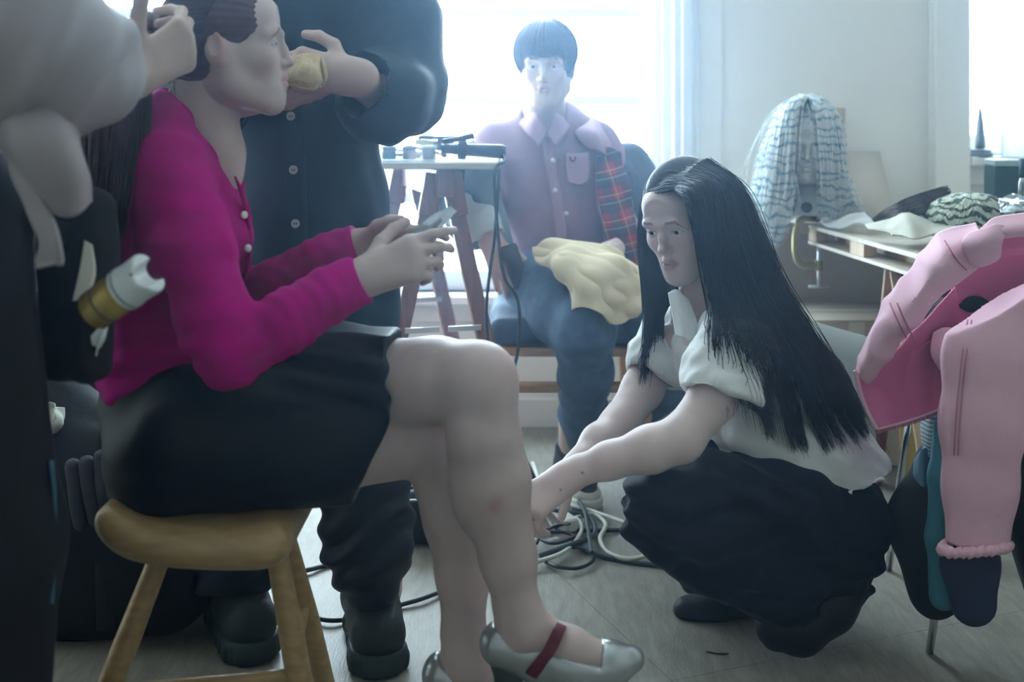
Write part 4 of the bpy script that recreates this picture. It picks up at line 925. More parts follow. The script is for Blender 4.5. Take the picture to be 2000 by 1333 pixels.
# coat slipped off the shoulders
def tartan():
    m = bpy.data.materials.new('red_tartan'); m.use_nodes = True; nt = m.node_tree; N = nt.nodes; L = nt.links; b = N['Principled BSDF']; b.inputs['Roughness'].default_value = .85
    tc = N.new('ShaderNodeTexCoord'); mp = N.new('ShaderNodeMapping'); mp.inputs['Rotation'].default_value = (0, math.radians(14), 0); L.new(tc.outputs['Object'], mp.inputs[0]); sp = N.new('ShaderNodeSeparateXYZ'); L.new(mp.outputs[0], sp.inputs[0])
    def band(axis, freq, ph, w):
        a = N.new('ShaderNodeMath'); a.operation = 'MULTIPLY_ADD'; a.inputs[1].default_value = freq; a.inputs[2].default_value = ph; L.new(sp.outputs[axis], a.inputs[0])
        f = N.new('ShaderNodeMath'); f.operation = 'FRACT'; L.new(a.outputs[0], f.inputs[0]); g = N.new('ShaderNodeMath'); g.operation = 'LESS_THAN'; g.inputs[1].default_value = w; L.new(f.outputs[0], g.inputs[0]); return g.outputs[0]
    cur = (.26, .015, .035, 1); prev = None
    def over(fac, colr, amt):
        nonlocal prev
        mx = N.new('ShaderNodeMix'); mx.data_type = 'RGBA'; s = N.new('ShaderNodeMath'); s.operation = 'MULTIPLY'; s.inputs[1].default_value = amt; L.new(fac, s.inputs[0]); L.new(s.outputs[0], mx.inputs[0])
        if prev is None: mx.inputs[6].default_value = cur
        else: L.new(prev, mx.inputs[6])
        mx.inputs[7].default_value = colr; prev = mx.outputs[2]
    over(band(0, 17, .2, .5), (.012, .03, .05, 1), .7); over(band(2, 15, .1, .5), (.012, .03, .05, 1), .7)
    over(band(0, 17, .55, .05), (.40, .32, .14, 1), .45); over(band(2, 15, .45, .05), (.40, .32, .14, 1), .45); over(band(2, 15, .75, .05), (.30, .32, .34, 1), .4)
    L.new(prev, b.inputs['Base Color']); return m
M_tar = tartan()
def coatE(v):
    v.chain([PE(925, 320, 3.24), PE(912, 385, 3.16), PE(924, 430, 3.05), PE(940, 452, 2.99)], [.070, .090, .072, .050], .04)
    v.chain([PE(1222, 330, 3.27), PE(1238, 400, 3.20), PE(1250, 470, 3.06)], [.085, .098, .078], .04)
    v.chain([PE(940, 330, 3.36), PE(1080, 350, 3.40), PE(1220, 330, 3.36)], [.06, .07, .07], .05); v.chain([PE(1080, 350, 3.38), PE(1090, 540, 3.36)], [.13, .15], .05, flat=((0, 1, 0), 3.))
sv, sf = garment(*bb([PE(880, 260, 3.4), PE(1310, 580, 3.0)], .07), .006, coatE, .006, 18, 45)
ct = obj('coat', (sv, sf), M_coat, wE, label='blue grey coat slipped off the shoulders')
obj('coat_flap', patchE([[(1188, 285, 3.30), (1225, 290, 3.24), (1262, 330, 3.24), (1276, 380, 3.28)], [(1195, 330, 3.22), (1235, 360, 3.12), (1275, 400, 3.14), (1290, 450, 3.2)], [(1205, 430, 3.14), (1240, 450, 3.05), (1280, 480, 3.06), (1300, 540, 3.15)], [(1215, 530, 3.10), (1245, 545, 3.02), (1285, 560, 3.02), (1305, 620, 3.1)]], .012, 36, 36, wr=.006, ws=18), M_coat, ct)
obj('coat_lining', patchE([[(1168, 292, 3.17), (1190, 286, 3.14), (1214, 298, 3.15)], [(1166, 350, 3.11), (1195, 352, 3.07), (1230, 370, 3.07)], [(1178, 440, 3.01), (1210, 445, 2.96), (1244, 455, 2.96)], [(1192, 530, 2.98), (1225, 535, 2.93), (1254, 540, 2.94)]], .006, 24, 40, wr=.006, ws=22, seed=3), M_tar, ct, label='red tartan lining')
obj('coat_panel', patchE([[(904, 332, 3.15), (930, 312, 3.10), (968, 300, 3.10)], [(904, 370, 3.08), (935, 370, 3.02), (976, 380, 3.05)], [(922, 415, 3.04), (955, 420, 2.99), (990, 440, 3.01)], [(955, 452, 3.0), (982, 475, 2.96), (1008, 505, 2.98)]], .010, 24, 36, wr=.004, ws=20, seed=7), mat('grey_coat', (.16, .21, .24), .85, var=.15, vscale=15), ct)
vol = Vol(*bb([PE(890, 400, 3.1), PE(970, 480, 2.96)], .08), .005); vol.chain([PE(912, 418, 3.03), PE(932, 442, 3.0), PE(954, 464, 2.965)], [.062, .064, .052], .02); vol.cut(PE(955, 466, 2.97), (.45, -.35, -.95), .09); vol.cone(PE(940, 450, 3.0), PE(962, 478, 2.95), .036, .042, .004, '-')
a, b = vol.mesh(); obj('cuff', (wrinkle(relax(a, b, 1), b, .004, 40, 4), b), M_pale, ct, label='pale turned-back cuff')
obj('coat_hood', patchE([[(1130, 238, 3.27), (1160, 232, 3.24), (1185, 250, 3.26)], [(1125, 262, 3.18), (1160, 262, 3.14), (1192, 285, 3.18)], [(1150, 290, 3.14), (1170, 295, 3.12), (1196, 312, 3.15)]], .01, 24, 24, wr=.005, ws=25), M_shE, shn)
# jeans
def jeans(v):
    v.ell(PE(1090, 555, 3.12), (.165, .13, .10), 0)
    v.chain([PE(1040, 555, 3.02), PE(1100, 610, 2.86), PE(1142, 648, 2.76)], [.092, .090, .080], .03)
    v.chain([PE(1142, 648, 2.76), PE(1142, 730, 2.84), PE(1136, 810, 2.94), PE(1146, 862, 3.01)], [.080, .070, .064, .062], .03)
    v.chain([PE(1160, 560, 3.05), PE(1240, 615, 2.93), PE(1285, 640, 2.84)], [.090, .085, .076], .03)
    v.chain([PE(1285, 640, 2.84), PE(1295, 750, 2.92), PE(1300, 860, 3.02)], [.074, .068, .062], .03)
    v.cut(PE(1146, 864, 3.01), (.25, 0, -1), .12); v.cut(PE(1300, 862, 3.02), (0, 0, -1), .10)
sv, sf = garment(*bb([PE(960, 470, 3.2), PE(1330, 890, 3.02), PE(1140, 650, 2.66)], .05), .005, jeans, .004, 30, 11, (1, 1, 1.2)); jn = obj('jeans', (sv, sf), M_jean, wE, label='faded blue jeans')
obj('seam', tube([PE(1010, 568, 2.925), PE(1060, 592, 2.85), PE(1096, 622, 2.785), PE(1108, 680, 2.735), PE(1112, 760, 2.82), PE(1118, 840, 2.93)], .0022, 6, 60), mat('denim_seam', (.15, .20, .27), .9), jn)
M_can = mat('black_canvas', (.018, .022, .024), .8, var=.2, bump=.3, bscale=300); M_rub = mat('cream_rubber', (.70, .68, .62), .5, var=.06); M_lace = mat('cream_lace', (.72, .70, .62), .8)
def canvas_shoe(ank, toe, parent, lb):
    ank = np.asarray(ank); toe = np.asarray(toe); fw = unit((toe-ank)*V(1, 1, 0)); ln = np.linalg.norm((toe-ank)*V(1, 1, 0)); g = V(ank[0], ank[1], 0)
    v = Vol(*bb([ank, toe, g-fw*.06], .06), .0045); v.chain([ank, g+V(0, 0, .06), g+fw*ln*.45+V(0, 0, .050), g+fw*(ln-.03)+V(0, 0, .036)], [.046, .046, .042, .034], .03); v.cone(g-fw*.03+V(0, 0, .05), g+V(0, 0, .06), .036, .036, .02)
    v.cut((0, 0, .022), (0, 0, -1)); v.cut(ank+V(0, 0, .012), (0, 0, 1)); a, b = v.mesh(); o = obj('shoe', (relax(a, b, 2), b), M_can, parent, label=lb)
    s = Vol(*bb([g-fw*.06, toe*V(1, 1, 0)], .06), .004); s.chain([g-fw*.03+V(0, 0, .016), g+fw*ln*.4+V(0, 0, .016), g+fw*(ln-.03)+V(0, 0, .016)], [.044, .042, .046], .02); s.cut((0, 0, .028), (0, 0, 1)); s.cut((0, 0, .001), (0, 0, -1)); a, b = s.mesh(); obj('sole', (relax(a, b, 1), b), M_rub, o)
    v = Vol(*bb([toe*V(1, 1, 0)+V(0, 0, .03)], .09), .004); v.ell(g+fw*(ln-.035)+V(0, 0, .032), (.042, .042, .030), 0); v.cut(g+fw*(ln-.035), -fw); v.cut((0, 0, .02), (0, 0, -1)); a, b = v.mesh(); obj('toe_cap', (a, b), M_rub, o)
    sd = np.cross(fw, (0, 0, 1)); top = [ank+fw*.045+V(0, 0, -.01), g+fw*.075+V(0, 0, .098), g+fw*.125+V(0, 0, .083)]
    for k in range(5):
        c = catmull(top, 5)[k]; w = .022
        obj('lace', tube([c-sd*w+V(0, 0, -.006), c+fw*.006+V(0, 0, .004), c+sd*w+V(0, 0, -.006)], .0028, 6, 8), M_lace, o)
        for s_ in (-1, 1): obj('eyelet', lathe([(.0025, 0), (.0048, 0), (.0048, .002), (.0025, .0025)], c+sd*s_*w-V(0, 0, .008), unit(fw*.7+sd*s_*.5+V(0, 0, .5)), 10), M_lace, o)
canvas_shoe(PE(1116, 872, 3.02), PE(1152, 968, 2.86), wE, 'black canvas high-top shoe with cream laces')
canvas_shoe(PE(1300, 862, 3.02), PE(1335, 950, 2.86), wE, 'black canvas high-top shoe with cream laces')
# ================================================================ standing man in the dark jacket
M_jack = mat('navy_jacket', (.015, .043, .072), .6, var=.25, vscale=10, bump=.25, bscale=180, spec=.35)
M_trB = mat('dark_navy_trousers', (.005, .008, .018), .55, var=.25, vscale=12, bump=.25, bscale=150, spec=.35)
SKB = (.58, .43, .39)
wB = thing('person', 'standing man in buttoned dark navy jacket holding a beige hair net', 'person', P(590, 1260, 2.30)*np.array([1, 1, 0]))
RB = axes((.12, -1, -.25), (0, -.2, 1)); oB = V(-.42, 2.24, 1.68)
hv, hf, hc = head_mesh(.0035, male=True, skin=SKB); pcs = [(place(hv, RB, oB, 1.03), hf, hc)]
hB1 = Hand(P(690, 150, 2.02), (-.93, .02, .12), (.30, -.80, .25), 1, [(.75, .75, .4), (.8, .8, .4), (.85, .8, .4), (.9, .8, .4)], .04, ((.85, .5, .0), (.45, .9, -.15), (.15, 1., -.35)), 1.08)
hB2 = Hand(P(462, 197, 2.06), (1, -.03, .10), (0, -.42, -.9), -1, [(.10, .10, .05), (.12, .1, .05), (.14, .1, .05), (.16, .1, .1)], .02, ((.55, .7, -.1), (.2, 1, .0), (0, 1., .0)), 1.08)
def armB(hd, a): return lambda v: (v.cone(a, hd.w, .036, .029, .02), hd.into(v, .030))
for hd, a in ((hB1, P(748, 188, 2.115)), (hB2, P(380, 215, 2.16))):
    lo, hi = hd.bounds(); pcs.append(limb_mesh(np.minimum(lo, a-.05), np.maximum(hi, a+.05), .003, armB(hd, a), SKB, (hd,)))
def coreB(v):
    z = lambda x, h, y=2.31: V(x, y, h)
    v.chain([z(-.42, 1.62), z(-.42, 1.46), z(-.42, 1.2), z(-.42, .95)], [.06, .075, .075, .08], .03); v.cone(z(-.60, 1.42), z(-.24, 1.42), .055, .055, .03)
    v.chain([z(-.60, 1.42), P(330, 160, 2.32), P(380, 215, 2.16)], [.05, .045, .038], .02); v.chain([z(-.24, 1.42), P(790, 182, 2.24), P(748, 188, 2.115)], [.05, .040, .036], .02)
    v.chain([z(-.33, .92), z(-.28, .50), z(-.262, .10)], [.075, .055, .04], .02); v.chain([z(-.51, .92), z(-.53, .50), z(-.55, .10)], [.075, .055, .04], .02)
pcs.append(limb_mesh(V(-.85, 2.05, .02), V(-.10, 2.45, 1.72), .010, coreB, SKB)); body_obj(wB, pcs, SKIN)
vol = Vol((-.11, -.13, -.1), (.11, .13, .15), .005); vol.ell((0, -.014, .042), (.088, .108, .092), 0); vol.cut((0, .06, .05), unit((0, .8, -.5))); a, b = vol.mesh(); obj('hair', (place(a, RB, oB, 1.03), b), mat('black_short_hair', (.012, .011, .012), .5), wB)
def jacket(v):
    d0 = 2.30; c = [P(618, 715, d0), P(612, 560, d0), P(606, 400, d0), P(600, 240, d0), P(600, 60, d0), P(597, -80, d0), P(595, -150, d0)]
    rw = [.170, .166, .152, .132, .155, .160, .09]
    for i in range(6): v.cone(c[i], c[i+1], rw[i], rw[i+1], .04, flat=((0, 1, 0), 1.42))
    # arm on the window side, elbow out
    v.chain([P(745, -70, 2.28), P(768, 60, 2.27), P(782, 178, 2.23)], [.088, .088, .080], .04)
    v.chain([P(782, 178, 2.23), P(745, 190, 2.12), P(700, 168, 2.05)], [.084, .082, .066], .03)
    v.chain([P(455, -70, 2.30), P(400, 60, 2.32), P(345, 165, 2.30)], [.085, .082, .074], .04)
    v.chain([P(345, 165, 2.30), P(400, 205, 2.18), P(445, 205, 2.09)], [.076, .070, .058], .03)
    v.cut(P(696, 163, 2.04), (-.86, -.45, .15), .13); v.cone(P(690, 158, 2.03), P(740, 185, 2.11), .060, .055, .006, '-')
    v.cut(P(447, 203, 2.085), (1, -.5, 0), .10); v.cone(P(460, 200, 2.07), P(410, 210, 2.15), .046, .044, .006, '-')
    v.cut(P(628, 690, 2.3), (.05, 0, -1), .4)
def jacket_w(v, f):
    v = wrinkle(v, f, .0035, 13, 19, (1, 1, .55)); n = vnormals(v, f)
    px = 1000+v[:, 0]/v[:, 1]*F_PX; py = HOR-(v[:, 2]-CAM_H)/v[:, 1]*F_PX
    m = np.clip((px-640)/50, 0, 1)*np.clip((py-240)/60, 0, 1); s = np.sin(px*.085-py*.022+1.3*snoise(v, 9, 3)); v = v+n*(s*.004*m)[:, None]
    m = np.clip((px-690)/30, 0, 1)*np.clip((260-py)/30, 0, 1); s = np.sin(px*.03+py*.05+2.2*snoise(v, 12, 8)); return v+n*(s*.003*m)[:, None]
lo, hi = bb([P(250, -180, 2.3), P(870, 720, 2.3), P(600, 300, 1.98), P(600, 300, 2.46)], .01)
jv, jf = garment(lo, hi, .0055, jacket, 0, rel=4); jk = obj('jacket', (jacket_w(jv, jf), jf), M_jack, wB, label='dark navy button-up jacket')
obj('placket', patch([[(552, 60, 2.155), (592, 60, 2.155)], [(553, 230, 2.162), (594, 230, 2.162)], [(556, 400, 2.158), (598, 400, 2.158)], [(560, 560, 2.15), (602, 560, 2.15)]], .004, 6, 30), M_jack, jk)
for x, y in ((566, 120), (568, 227), (573, 332), (577, 437)):
    b_ = obj('button', lathe([(.001, 0), (.0075, 0), (.0085, .0012), (.0080, .0026), (.0055, .0020), (.001, .0020)], P(x, y, 2.150), (.03, -1, .02), 20), mat('grey_button', (.50, .50, .48), .35, var=.1), jk)
    for k in (-1, 1): obj('button_hole', lathe([(.0004, 0), (.0013, 0), (.0013, .0006), (.0004, .0006)], P(x+k*2.2, y, 2.1478), (.03, -1, .02), 8), mat('dark_hole', (.03, .03, .03), .8), b_)
def trB(v):
    v.ell(P(612, 760, 2.32), (.175, .125, .14), 0)
    v.chain([P(690, 790, 2.30), P(708, 930, 2.27), P(718, 1040, 2.24), P(720, 1095, 2.23)], [.100, .088, .084, .078], .04)
    v.chain([P(540, 790, 2.33), P(490, 930, 2.33), P(462, 1060, 2.31), P(455, 1120, 2.30)], [.100, .088, .082, .076], .04)
    v.cone(P(722, 1090, 2.26), P(722, 1122, 2.28), .080, .056, .01); v.cone(P(457, 1110, 2.31), P(457, 1158, 2.345), .076, .058, .01)
def trB_w(v, f):
    v = wrinkle(v, f, .006, 20, 27, (1, 1, 1.4)); n = vnormals(v, f); py = HOR-(v[:, 2]-CAM_H)/v[:, 1]*F_PX; px = 1000+v[:, 0]/v[:, 1]*F_PX
    s = np.sin(py*.10+.05*px+2.4*snoise(v, 12, 13)); return v+n*(s*.006*np.clip((py-940)/80, 0, 1))[:, None]
lo, hi = bb([P(380, 640, 2.4), P(840, 1180, 2.15), P(600, 760, 2.46)], .02); sv, sf = garment(lo, hi, .0055, trB, 0); obj('trousers', (trB_w(sv, sf), sf), M_trB, wB, label='dark navy gathered trousers')
M_tr1 = mat('dark_green_mesh', (.009, .017, .020), .6, var=.3, vscale=40, bump=.5, bscale=260, bdist=.002); M_tr2 = mat('trainer_sole', (.012, .026, .028), .65, var=.2); M_tlace = mat('dark_lace', (.03, .04, .055), .7)
def trainer(ank, toe, lb):
    ank = np.asarray(ank); toe = np.asarray(toe)*V(1, 1, 0); g = ank*V(1, 1, 0); fw = unit(toe-g); ln = np.linalg.norm(toe-g); sd = np.cross(fw, (0, 0, 1)); U = lambda f, s, z: g+fw*f+sd*s+V(0, 0, z)
    v = Vol(*bb([ank, toe, U(-.08, 0, 0)], .075), .0045); v.chain([U(-.005, 0, .135), U(.0, 0, .09), U(.07, 0, .078), U(.13, 0, .064), U(ln-.055, 0, .056)], [.046, .052, .048, .046, .040], .03); v.cone(U(-.035, 0, .065), U(0, 0, .08), .044, .046, .02)
    v.cone(U(ln-.09, 0, .048), U(ln-.045, 0, .048), .048, .040, .02)
    v.cone(U(-.004, 0, .20), U(-.004, 0, .13), .036, .034, .008, '-'); v.cut(U(0, 0, .15), unit(-fw*.15+V(0, 0, 1)), .2); v.cut((0, 0, .035), (0, 0, -1)); a, b = v.mesh(); o = obj('shoe', (relax(a, b, 2), b), M_tr1, wB, label=lb)
    s = Vol(*bb([U(-.1, 0, 0), toe+fw*.03], .075), .0042); s.chain([U(-.035, 0, .02), U(.05, 0, .02), U(.13, 0, .02), U(ln-.05, 0, .024)], [.050, .046, .054, .050], .02); s.cut((0, 0, .045), (0, 0, 1)); s.cut((0, 0, .001), (0, 0, -1))
    a, b = s.mesh(); a = relax(a, b, 1); nn = vnormals(a, b); a = a+nn*(.0022*np.sign(np.sin((a@fw)*170))*np.clip((.035-a[:, 2])/.01, 0, 1)*(np.abs(nn[:, 2]) < .6))[:, None]; obj('sole', (a, b), M_tr2, o)
    obj('tongue', patch([[tuple(U(.045, -.022, .142)), tuple(U(.05, 0, .150)), tuple(U(.045, .022, .142))], [tuple(U(.085, -.022, .116)), tuple(U(.09, 0, .126)), tuple(U(.085, .022, .116))], [tuple(U(.125, -.02, .096)), tuple(U(.128, 0, .107)), tuple(U(.125, .02, .096))]], .006, 12, 16, px=False), M_tr1, o)
    for k in range(6):
        t = k/5; c = U(.048+.075*t, 0, .150-.043*t); w = .026-.003*t
        obj('lace', tube([c-sd*w+V(0, 0, -.012), c+V(0, 0, .004)+fw*.003, c+sd*w+V(0, 0, -.010)+fw*.006], .0030, 6, 9), M_tlace, o)
        if k < 5: obj('lace', tube([c-sd*w+V(0, 0, -.012), c+V(0, 0, .004)+fw*.009, c+sd*w+V(0, 0, -.018)+fw*.016], .0026, 6, 9), M_tlace, o)
    v = Vol(*bb([toe-fw*.05], .1), .004); v.ell(U(ln-.05, 0, .045), (.047, .047, .042), 0); v.cut(U(ln-.035, 0, 0), -fw); v.cut((0, 0, .035), (0, 0, -1)); a, b = v.mesh(); obj('toe_guard', (a, b), M_tr2, o)
    obj('heel_tab', patch([[tuple(U(-.062, -.012, .150)), tuple(U(-.062, .012, .150))], [tuple(U(-.074, -.014, .10)), tuple(U(-.074, .014, .10))], [tuple(U(-.078, -.014, .06)), tuple(U(-.078, .014, .06))]], .005, 6, 12, px=False), M_tr2, o)
trainer(P(722, 1110, 2.32), P(742, 1292, 2.17), 'dark green running trainer'); trainer(P(455, 1125, 2.36), P(490, 1262, 2.24), 'dark green running trainer')
# beige wig cap
M_net = mat('beige_net', (.66, .52, .32), .8, var=.15, vscale=120, bump=.8, bscale=450, bdist=.002)
cap = thing('hair_net', 'beige mesh hair net held in the hands of the standing man', 'hair net', P(590, 165, 1.98))
cm = patch([[(548, 112, 2.00), (575, 112, 1.97), (602, 106, 1.97), (628, 112, 1.99)], [(545, 128, 1.99), (575, 135, 1.94), (605, 130, 1.935), (632, 130, 1.975)], [(530, 145, 1.99), (562, 152, 1.935), (600, 155, 1.93), (634, 152, 1.97)], [(520, 158, 2.0), (555, 160, 1.95), (595, 172, 1.945), (628, 168, 1.98)]], .003, 44, 40, wr=.003, ws=75, seed=6)
cm_o = obj('mesh_crown', cm, M_net, cap)
obj('elastic_band', tube([P(628, 110, 1.985), P(633, 128, 1.968), P(636, 150, 1.962), P(629, 170, 1.975)], .0045, 8, 30, flat=.5), mat('beige_band', (.55, .44, .28), .8), cap)
obj('hem', tube([P(522, 159, 1.995), P(555, 161, 1.944), P(595, 173, 1.939), P(628, 169, 1.972)], .0022, 6, 30), mat('beige_band', (.55, .44, .28), .8), cap)

# ================================================================ hairdresser at the left edge
M_bl = mat('taupe_satin', (.36, .315, .32), .5, var=.08, vscale=6, bump=.1, bscale=120, sheen=.2)
M_blackC = mat('black_cloth', (.003, .003, .005), .85, var=.3, vscale=10, bump=.3, bscale=200); M_denC = mat('black_denim', (.004, .004, .011), .85, var=.5, vscale=18, bump=.3, bscale=260)
SKC = (.54, .41, .35)
wC = thing('person', 'hairdresser in loose taupe blouse and black trousers gripping the ponytail', 'person', P(-10, 1700, 1.55)*np.array([1, 1, 0]))
RC = axes((1, .5, -.35), (.3, .15, 1)); oC = V(-.83, 1.56, 1.62)
hv, hf, hc = head_mesh(.0035, skin=SKC); pcs = [(place(hv, RC, oC, .98), hf, hc)]
hC = Hand(P(256, 148, 1.66), (.55, .55, .45), (.62, -.72, -.30), -1, [(.8, .8, .5), (.85, .85, .5), (.9, .85, .5), (.95, .85, .5)], .04, ((.95, .40, .0), (.85, .5, .10), (.8, .6, .1)), 1.10)
lo, hi = hC.bounds(.04); pcs.append(limb_mesh(np.minimum(lo, P(185, 145, 1.56)-.05), hi, .003, lambda v: (v.cone(P(190, 145, 1.56), hC.w, .032, .029, .02), hC.into(v, .031)), SKC, (hC,)))
def coreC(v):
    v.chain([V(-.82, 1.55, 1.57), V(-.80, 1.55, 1.40), V(-.79, 1.55, 1.15), V(-.79, 1.55, .92)], [.055, .09, .10, .11], .03); v.cone(V(-.80, 1.40, 1.38), V(-.80, 1.70, 1.38), .05, .05, .03)
    v.chain([V(-.80, 1.42, 1.38), P(40, 120, 1.45), P(190, 145, 1.56)], [.05, .045, .032], .02)
    v.chain([V(-.76, 1.48, .9), V(-.70, 1.50, .5), V(-.715, 1.50, .09)], [.075, .055, .04], .02); v.chain([V(-.79, 1.64, .9), V(-.80, 1.66, .5), V(-.80, 1.68, .09)], [.075, .055, .04], .02)
    for y in (1.50, 1.68): v.cone(V(-.79, y, .05), V(-.65, y+.05, .04), .035, .028, .02)
pcs.append(limb_mesh(V(-1.0, 1.3, .0), V(-.4, 1.85, 1.65), .010, coreC, SKC)); body_obj(wC, pcs, SKIN)
vol = Vol((-.11, -.15, -.2), (.11, .13, .15), .005); vol.ell((0, -.014, .042), (.088, .108, .092), 0); vol.cone((0, -.06, 0), (0, -.08, -.15), .06, .03, .04); vol.cut((0, .06, .05), unit((0, .8, -.5))); a, b = vol.mesh(); obj('hair', (place(a, RC, oC, .98), b), mat('brown_hair_dark', (.03, .02, .015), .5), wC)
def blouse(v):
    v.chain([V(-.80, 1.55, 1.46), V(-.80, 1.55, 1.30), V(-.80, 1.55, 1.05)], [.12, .165, .16], .04, flat=((1, 0, 0), 1.4))
    v.chain([V(-.72, 1.42, 1.40), P(30, 60, 1.42), P(80, 115, 1.46), P(150, 132, 1.52), P(205, 136, 1.59), P(228, 140, 1.62)], [.10, .110, .098, .072, .048, .040], .05)
    v.cone(P(75, 120, 1.45), P(60, 178, 1.45), .06, .035, .06)
    v.cut(P(240, 140, 1.63), (.8, .5, .05), .08); v.cone(P(250, 143, 1.645), P(215, 140, 1.60), .034, .036, .005, '-')
    v.cut(V(-.8, 1.55, 1.0), (0, 0, -1))
def blouse_w(v, f):
    v = wrinkle(v, f, .007, 14, 33, (1, 1, 1)); n = vnormals(v, f); px = 1000+v[:, 0]/v[:, 1]*F_PX; py = HOR-(v[:, 2]-CAM_H)/v[:, 1]*F_PX
    s = np.sin(px*.05+py*.03+1.8*snoise(v, 9, 3)); return v+n*(s*.006*np.clip((px+20)/80, 0, 1))[:, None]
lo, hi = bb([V(-1.0, 1.3, .99), V(-.5, 1.75, 1.6), P(280, 140, 1.63)], .03); sv, sf = garment(lo, hi, .0055, blouse, 0); bl = obj('blouse', (blouse_w(sv, sf), sf), M_bl, wC, label='loose taupe satin blouse')
obj('hanging_sleeve', patch([[(-30, 150, 1.46), (40, 190, 1.40), (95, 215, 1.40), (135, 225, 1.45)], [(0, 230, 1.45), (45, 260, 1.37), (110, 265, 1.37), (150, 290, 1.44)], [(20, 300, 1.45), (75, 330, 1.38), (130, 335, 1.38), (172, 350, 1.44)], [(60, 372, 1.46), (100, 405, 1.42), (140, 415, 1.42), (172, 392, 1.46)]], .014, 36, 44, wr=.006, ws=22, seed=8), M_bl, bl)
obj('tie_belt', patch([[(14, 305, 1.42), (50, 330, 1.41)], [(28, 360, 1.41), (72, 370, 1.40)], [(55, 415, 1.41), (100, 425, 1.40)], [(78, 470, 1.41), (112, 468, 1.40)], [(70, 505, 1.42), (120, 508, 1.41)], [(72, 526, 1.42), (117, 514, 1.41)]], .008, 14, 40, wr=.003, ws=40, seed=2), M_bl, bl)
obj('tie_cord', tube([P(-20, 118, 1.39), P(20, 165, 1.37), P(55, 225, 1.375)], [.008, .010, .006], 8, 24), mat('maroon_cord', (.16, .015, .05), .7), bl)
def trC(v):
    v.ell(V(-.80, 1.56, .93), (.135, .17, .13), 0)
    v.chain([V(-.755, 1.48, .92), V(-.700, 1.50, .5), V(-.715, 1.50, .06)], [.115, .098, .088], .04); v.chain([V(-.80, 1.64, .92), V(-.815, 1.66, .5), V(-.82, 1.68, .06)], [.11, .095, .085], .04)
lo, hi = V(-1.0, 1.33, .03), V(-.54, 1.80, 1.1); sv, sf = garment(lo, hi, .006, trC, .005, 16, 41, (1, 1, .7)); tr = obj('trousers', (sv, sf), M_denC, wC, label='black denim trousers')
obj('side_stripe', patch([[(98, 900, 1.49), (103, 900, 1.51)], [(108, 1000, 1.49), (112, 1000, 1.51)], [(108, 1100, 1.49), (112, 1100, 1.51)], [(100, 1180, 1.49), (104, 1180, 1.51)]], .003, 4, 20), mat('blue_piping', (.04, .13, .20), .6), tr)
for y in (1.50, 1.68):
    v = Vol((-1.0, y-.08, 0), (-.5, y+.16, .12), .006); v.chain([V(-.80, y, .05), V(-.70, y+.03, .045), V(-.60, y+.06, .035)], [.045, .045, .034], .03); v.cut((0, 0, .001), (0, 0, -1)); a, b = v.mesh(); obj('shoe', (a, b), M_blk, wC)
# tool pouch worn at the hip
pc = obj('tool_pouch', garment(*bb([P(95, 400, 1.5), P(215, 760, 1.6)], .05), .006, lambda v: (v.rbox(P(140, 560, 1.60), axes((.5, 1, 0), (0, 0, 1)), (.062, .030, .13), .02, 0), v.cone(P(165, 420, 1.60), P(150, 520, 1.60), .035, .045, .03)), .003, 30, 3), M_blackC, wC, label='black tool pouch at the hip')
obj('pouch_strap', patch([[(62, 400, 1.50), (62, 440, 1.50)], [(120, 430, 1.54), (118, 480, 1.54)], [(190, 450, 1.60), (188, 500, 1.60)]], .005, 12, 20), M_blackC, pc)
spr = thing('spray_bottle', 'small amber spray bottle with white cap sticking out of the hip pouch', 'bottle', P(178, 612, 1.47))
a0, a1 = P(180, 610, 1.47), P(292, 532, 1.45); ax = unit(a1-a0); Ln = np.linalg.norm(a1-a0)
obj('bottle_body', lathe([(.004, 0), (.024, .0), (.027, .004), (.027, Ln*.52), (.025, Ln*.56)], a0, ax), mat('amber_gold', (.34, .25, .07), .25, metal=.35, var=.45, vscale=30), spr)
obj('label_band', lathe([(.0272, Ln*.22), (.0276, Ln*.22), (.0276, Ln*.25), (.0272, Ln*.25)], a0, ax), mat('dark_line', (.03, .03, .03), .5), spr)
M_capw = mat('white_plastic', (.66, .70, .70), .35, var=.05)
capc = Vol(*bb([a0, a1], .05), .0022); capc.cone(a0+ax*Ln*.56, a0+ax*Ln*.60, .029, .029, .001); capc.cone(a0+ax*Ln*.62, a0+ax*Ln*.93, .0265, .0285, .003); capc.cut(a1, ax); capc.cut(a0+ax*Ln*.54, -ax); pp = np.cross(ax, (0, 1, 0)); capc.cone(a1+ax*.002+V(0, -.05, 0), a1+ax*.002+V(0, .05, 0), .014, .014, .004, '-')
v, f = capc.mesh(); cpo = obj('cap', (relax(v, f, 1), f), M_capw, spr)
obj('cap_ring', lathe([(.026, Ln*.60), (.0292, Ln*.60), (.0292, Ln*.625), (.026, Ln*.625)], a0, ax), mat('dark_ring', (.06, .10, .11), .4), cpo)
obj('nozzle', lathe([(.0005, 0), (.0022, 0), (.0022, .003), (.0005, .003)], P(272, 530, 1.447)-V(0, .029, 0), (0, -1, 0), 10), mat('brass_dot', (.2, .16, .05), .4), cpo)
obj('comb', patch([[(166, 470, 1.55), (180, 478, 1.55)], [(156, 530, 1.54), (186, 530, 1.54)], [(144, 588, 1.53), (176, 570, 1.53)]], .006, 10, 20), mat('ivory_plastic', (.78, .74, .66), .4), None, label='ivory comb standing in the hip pouch behind the spray bottle', cat='comb')
cl = thing('hair_clip', 'white hair clip hanging below the spray bottle', 'hair clip', P(190, 690, 1.56))
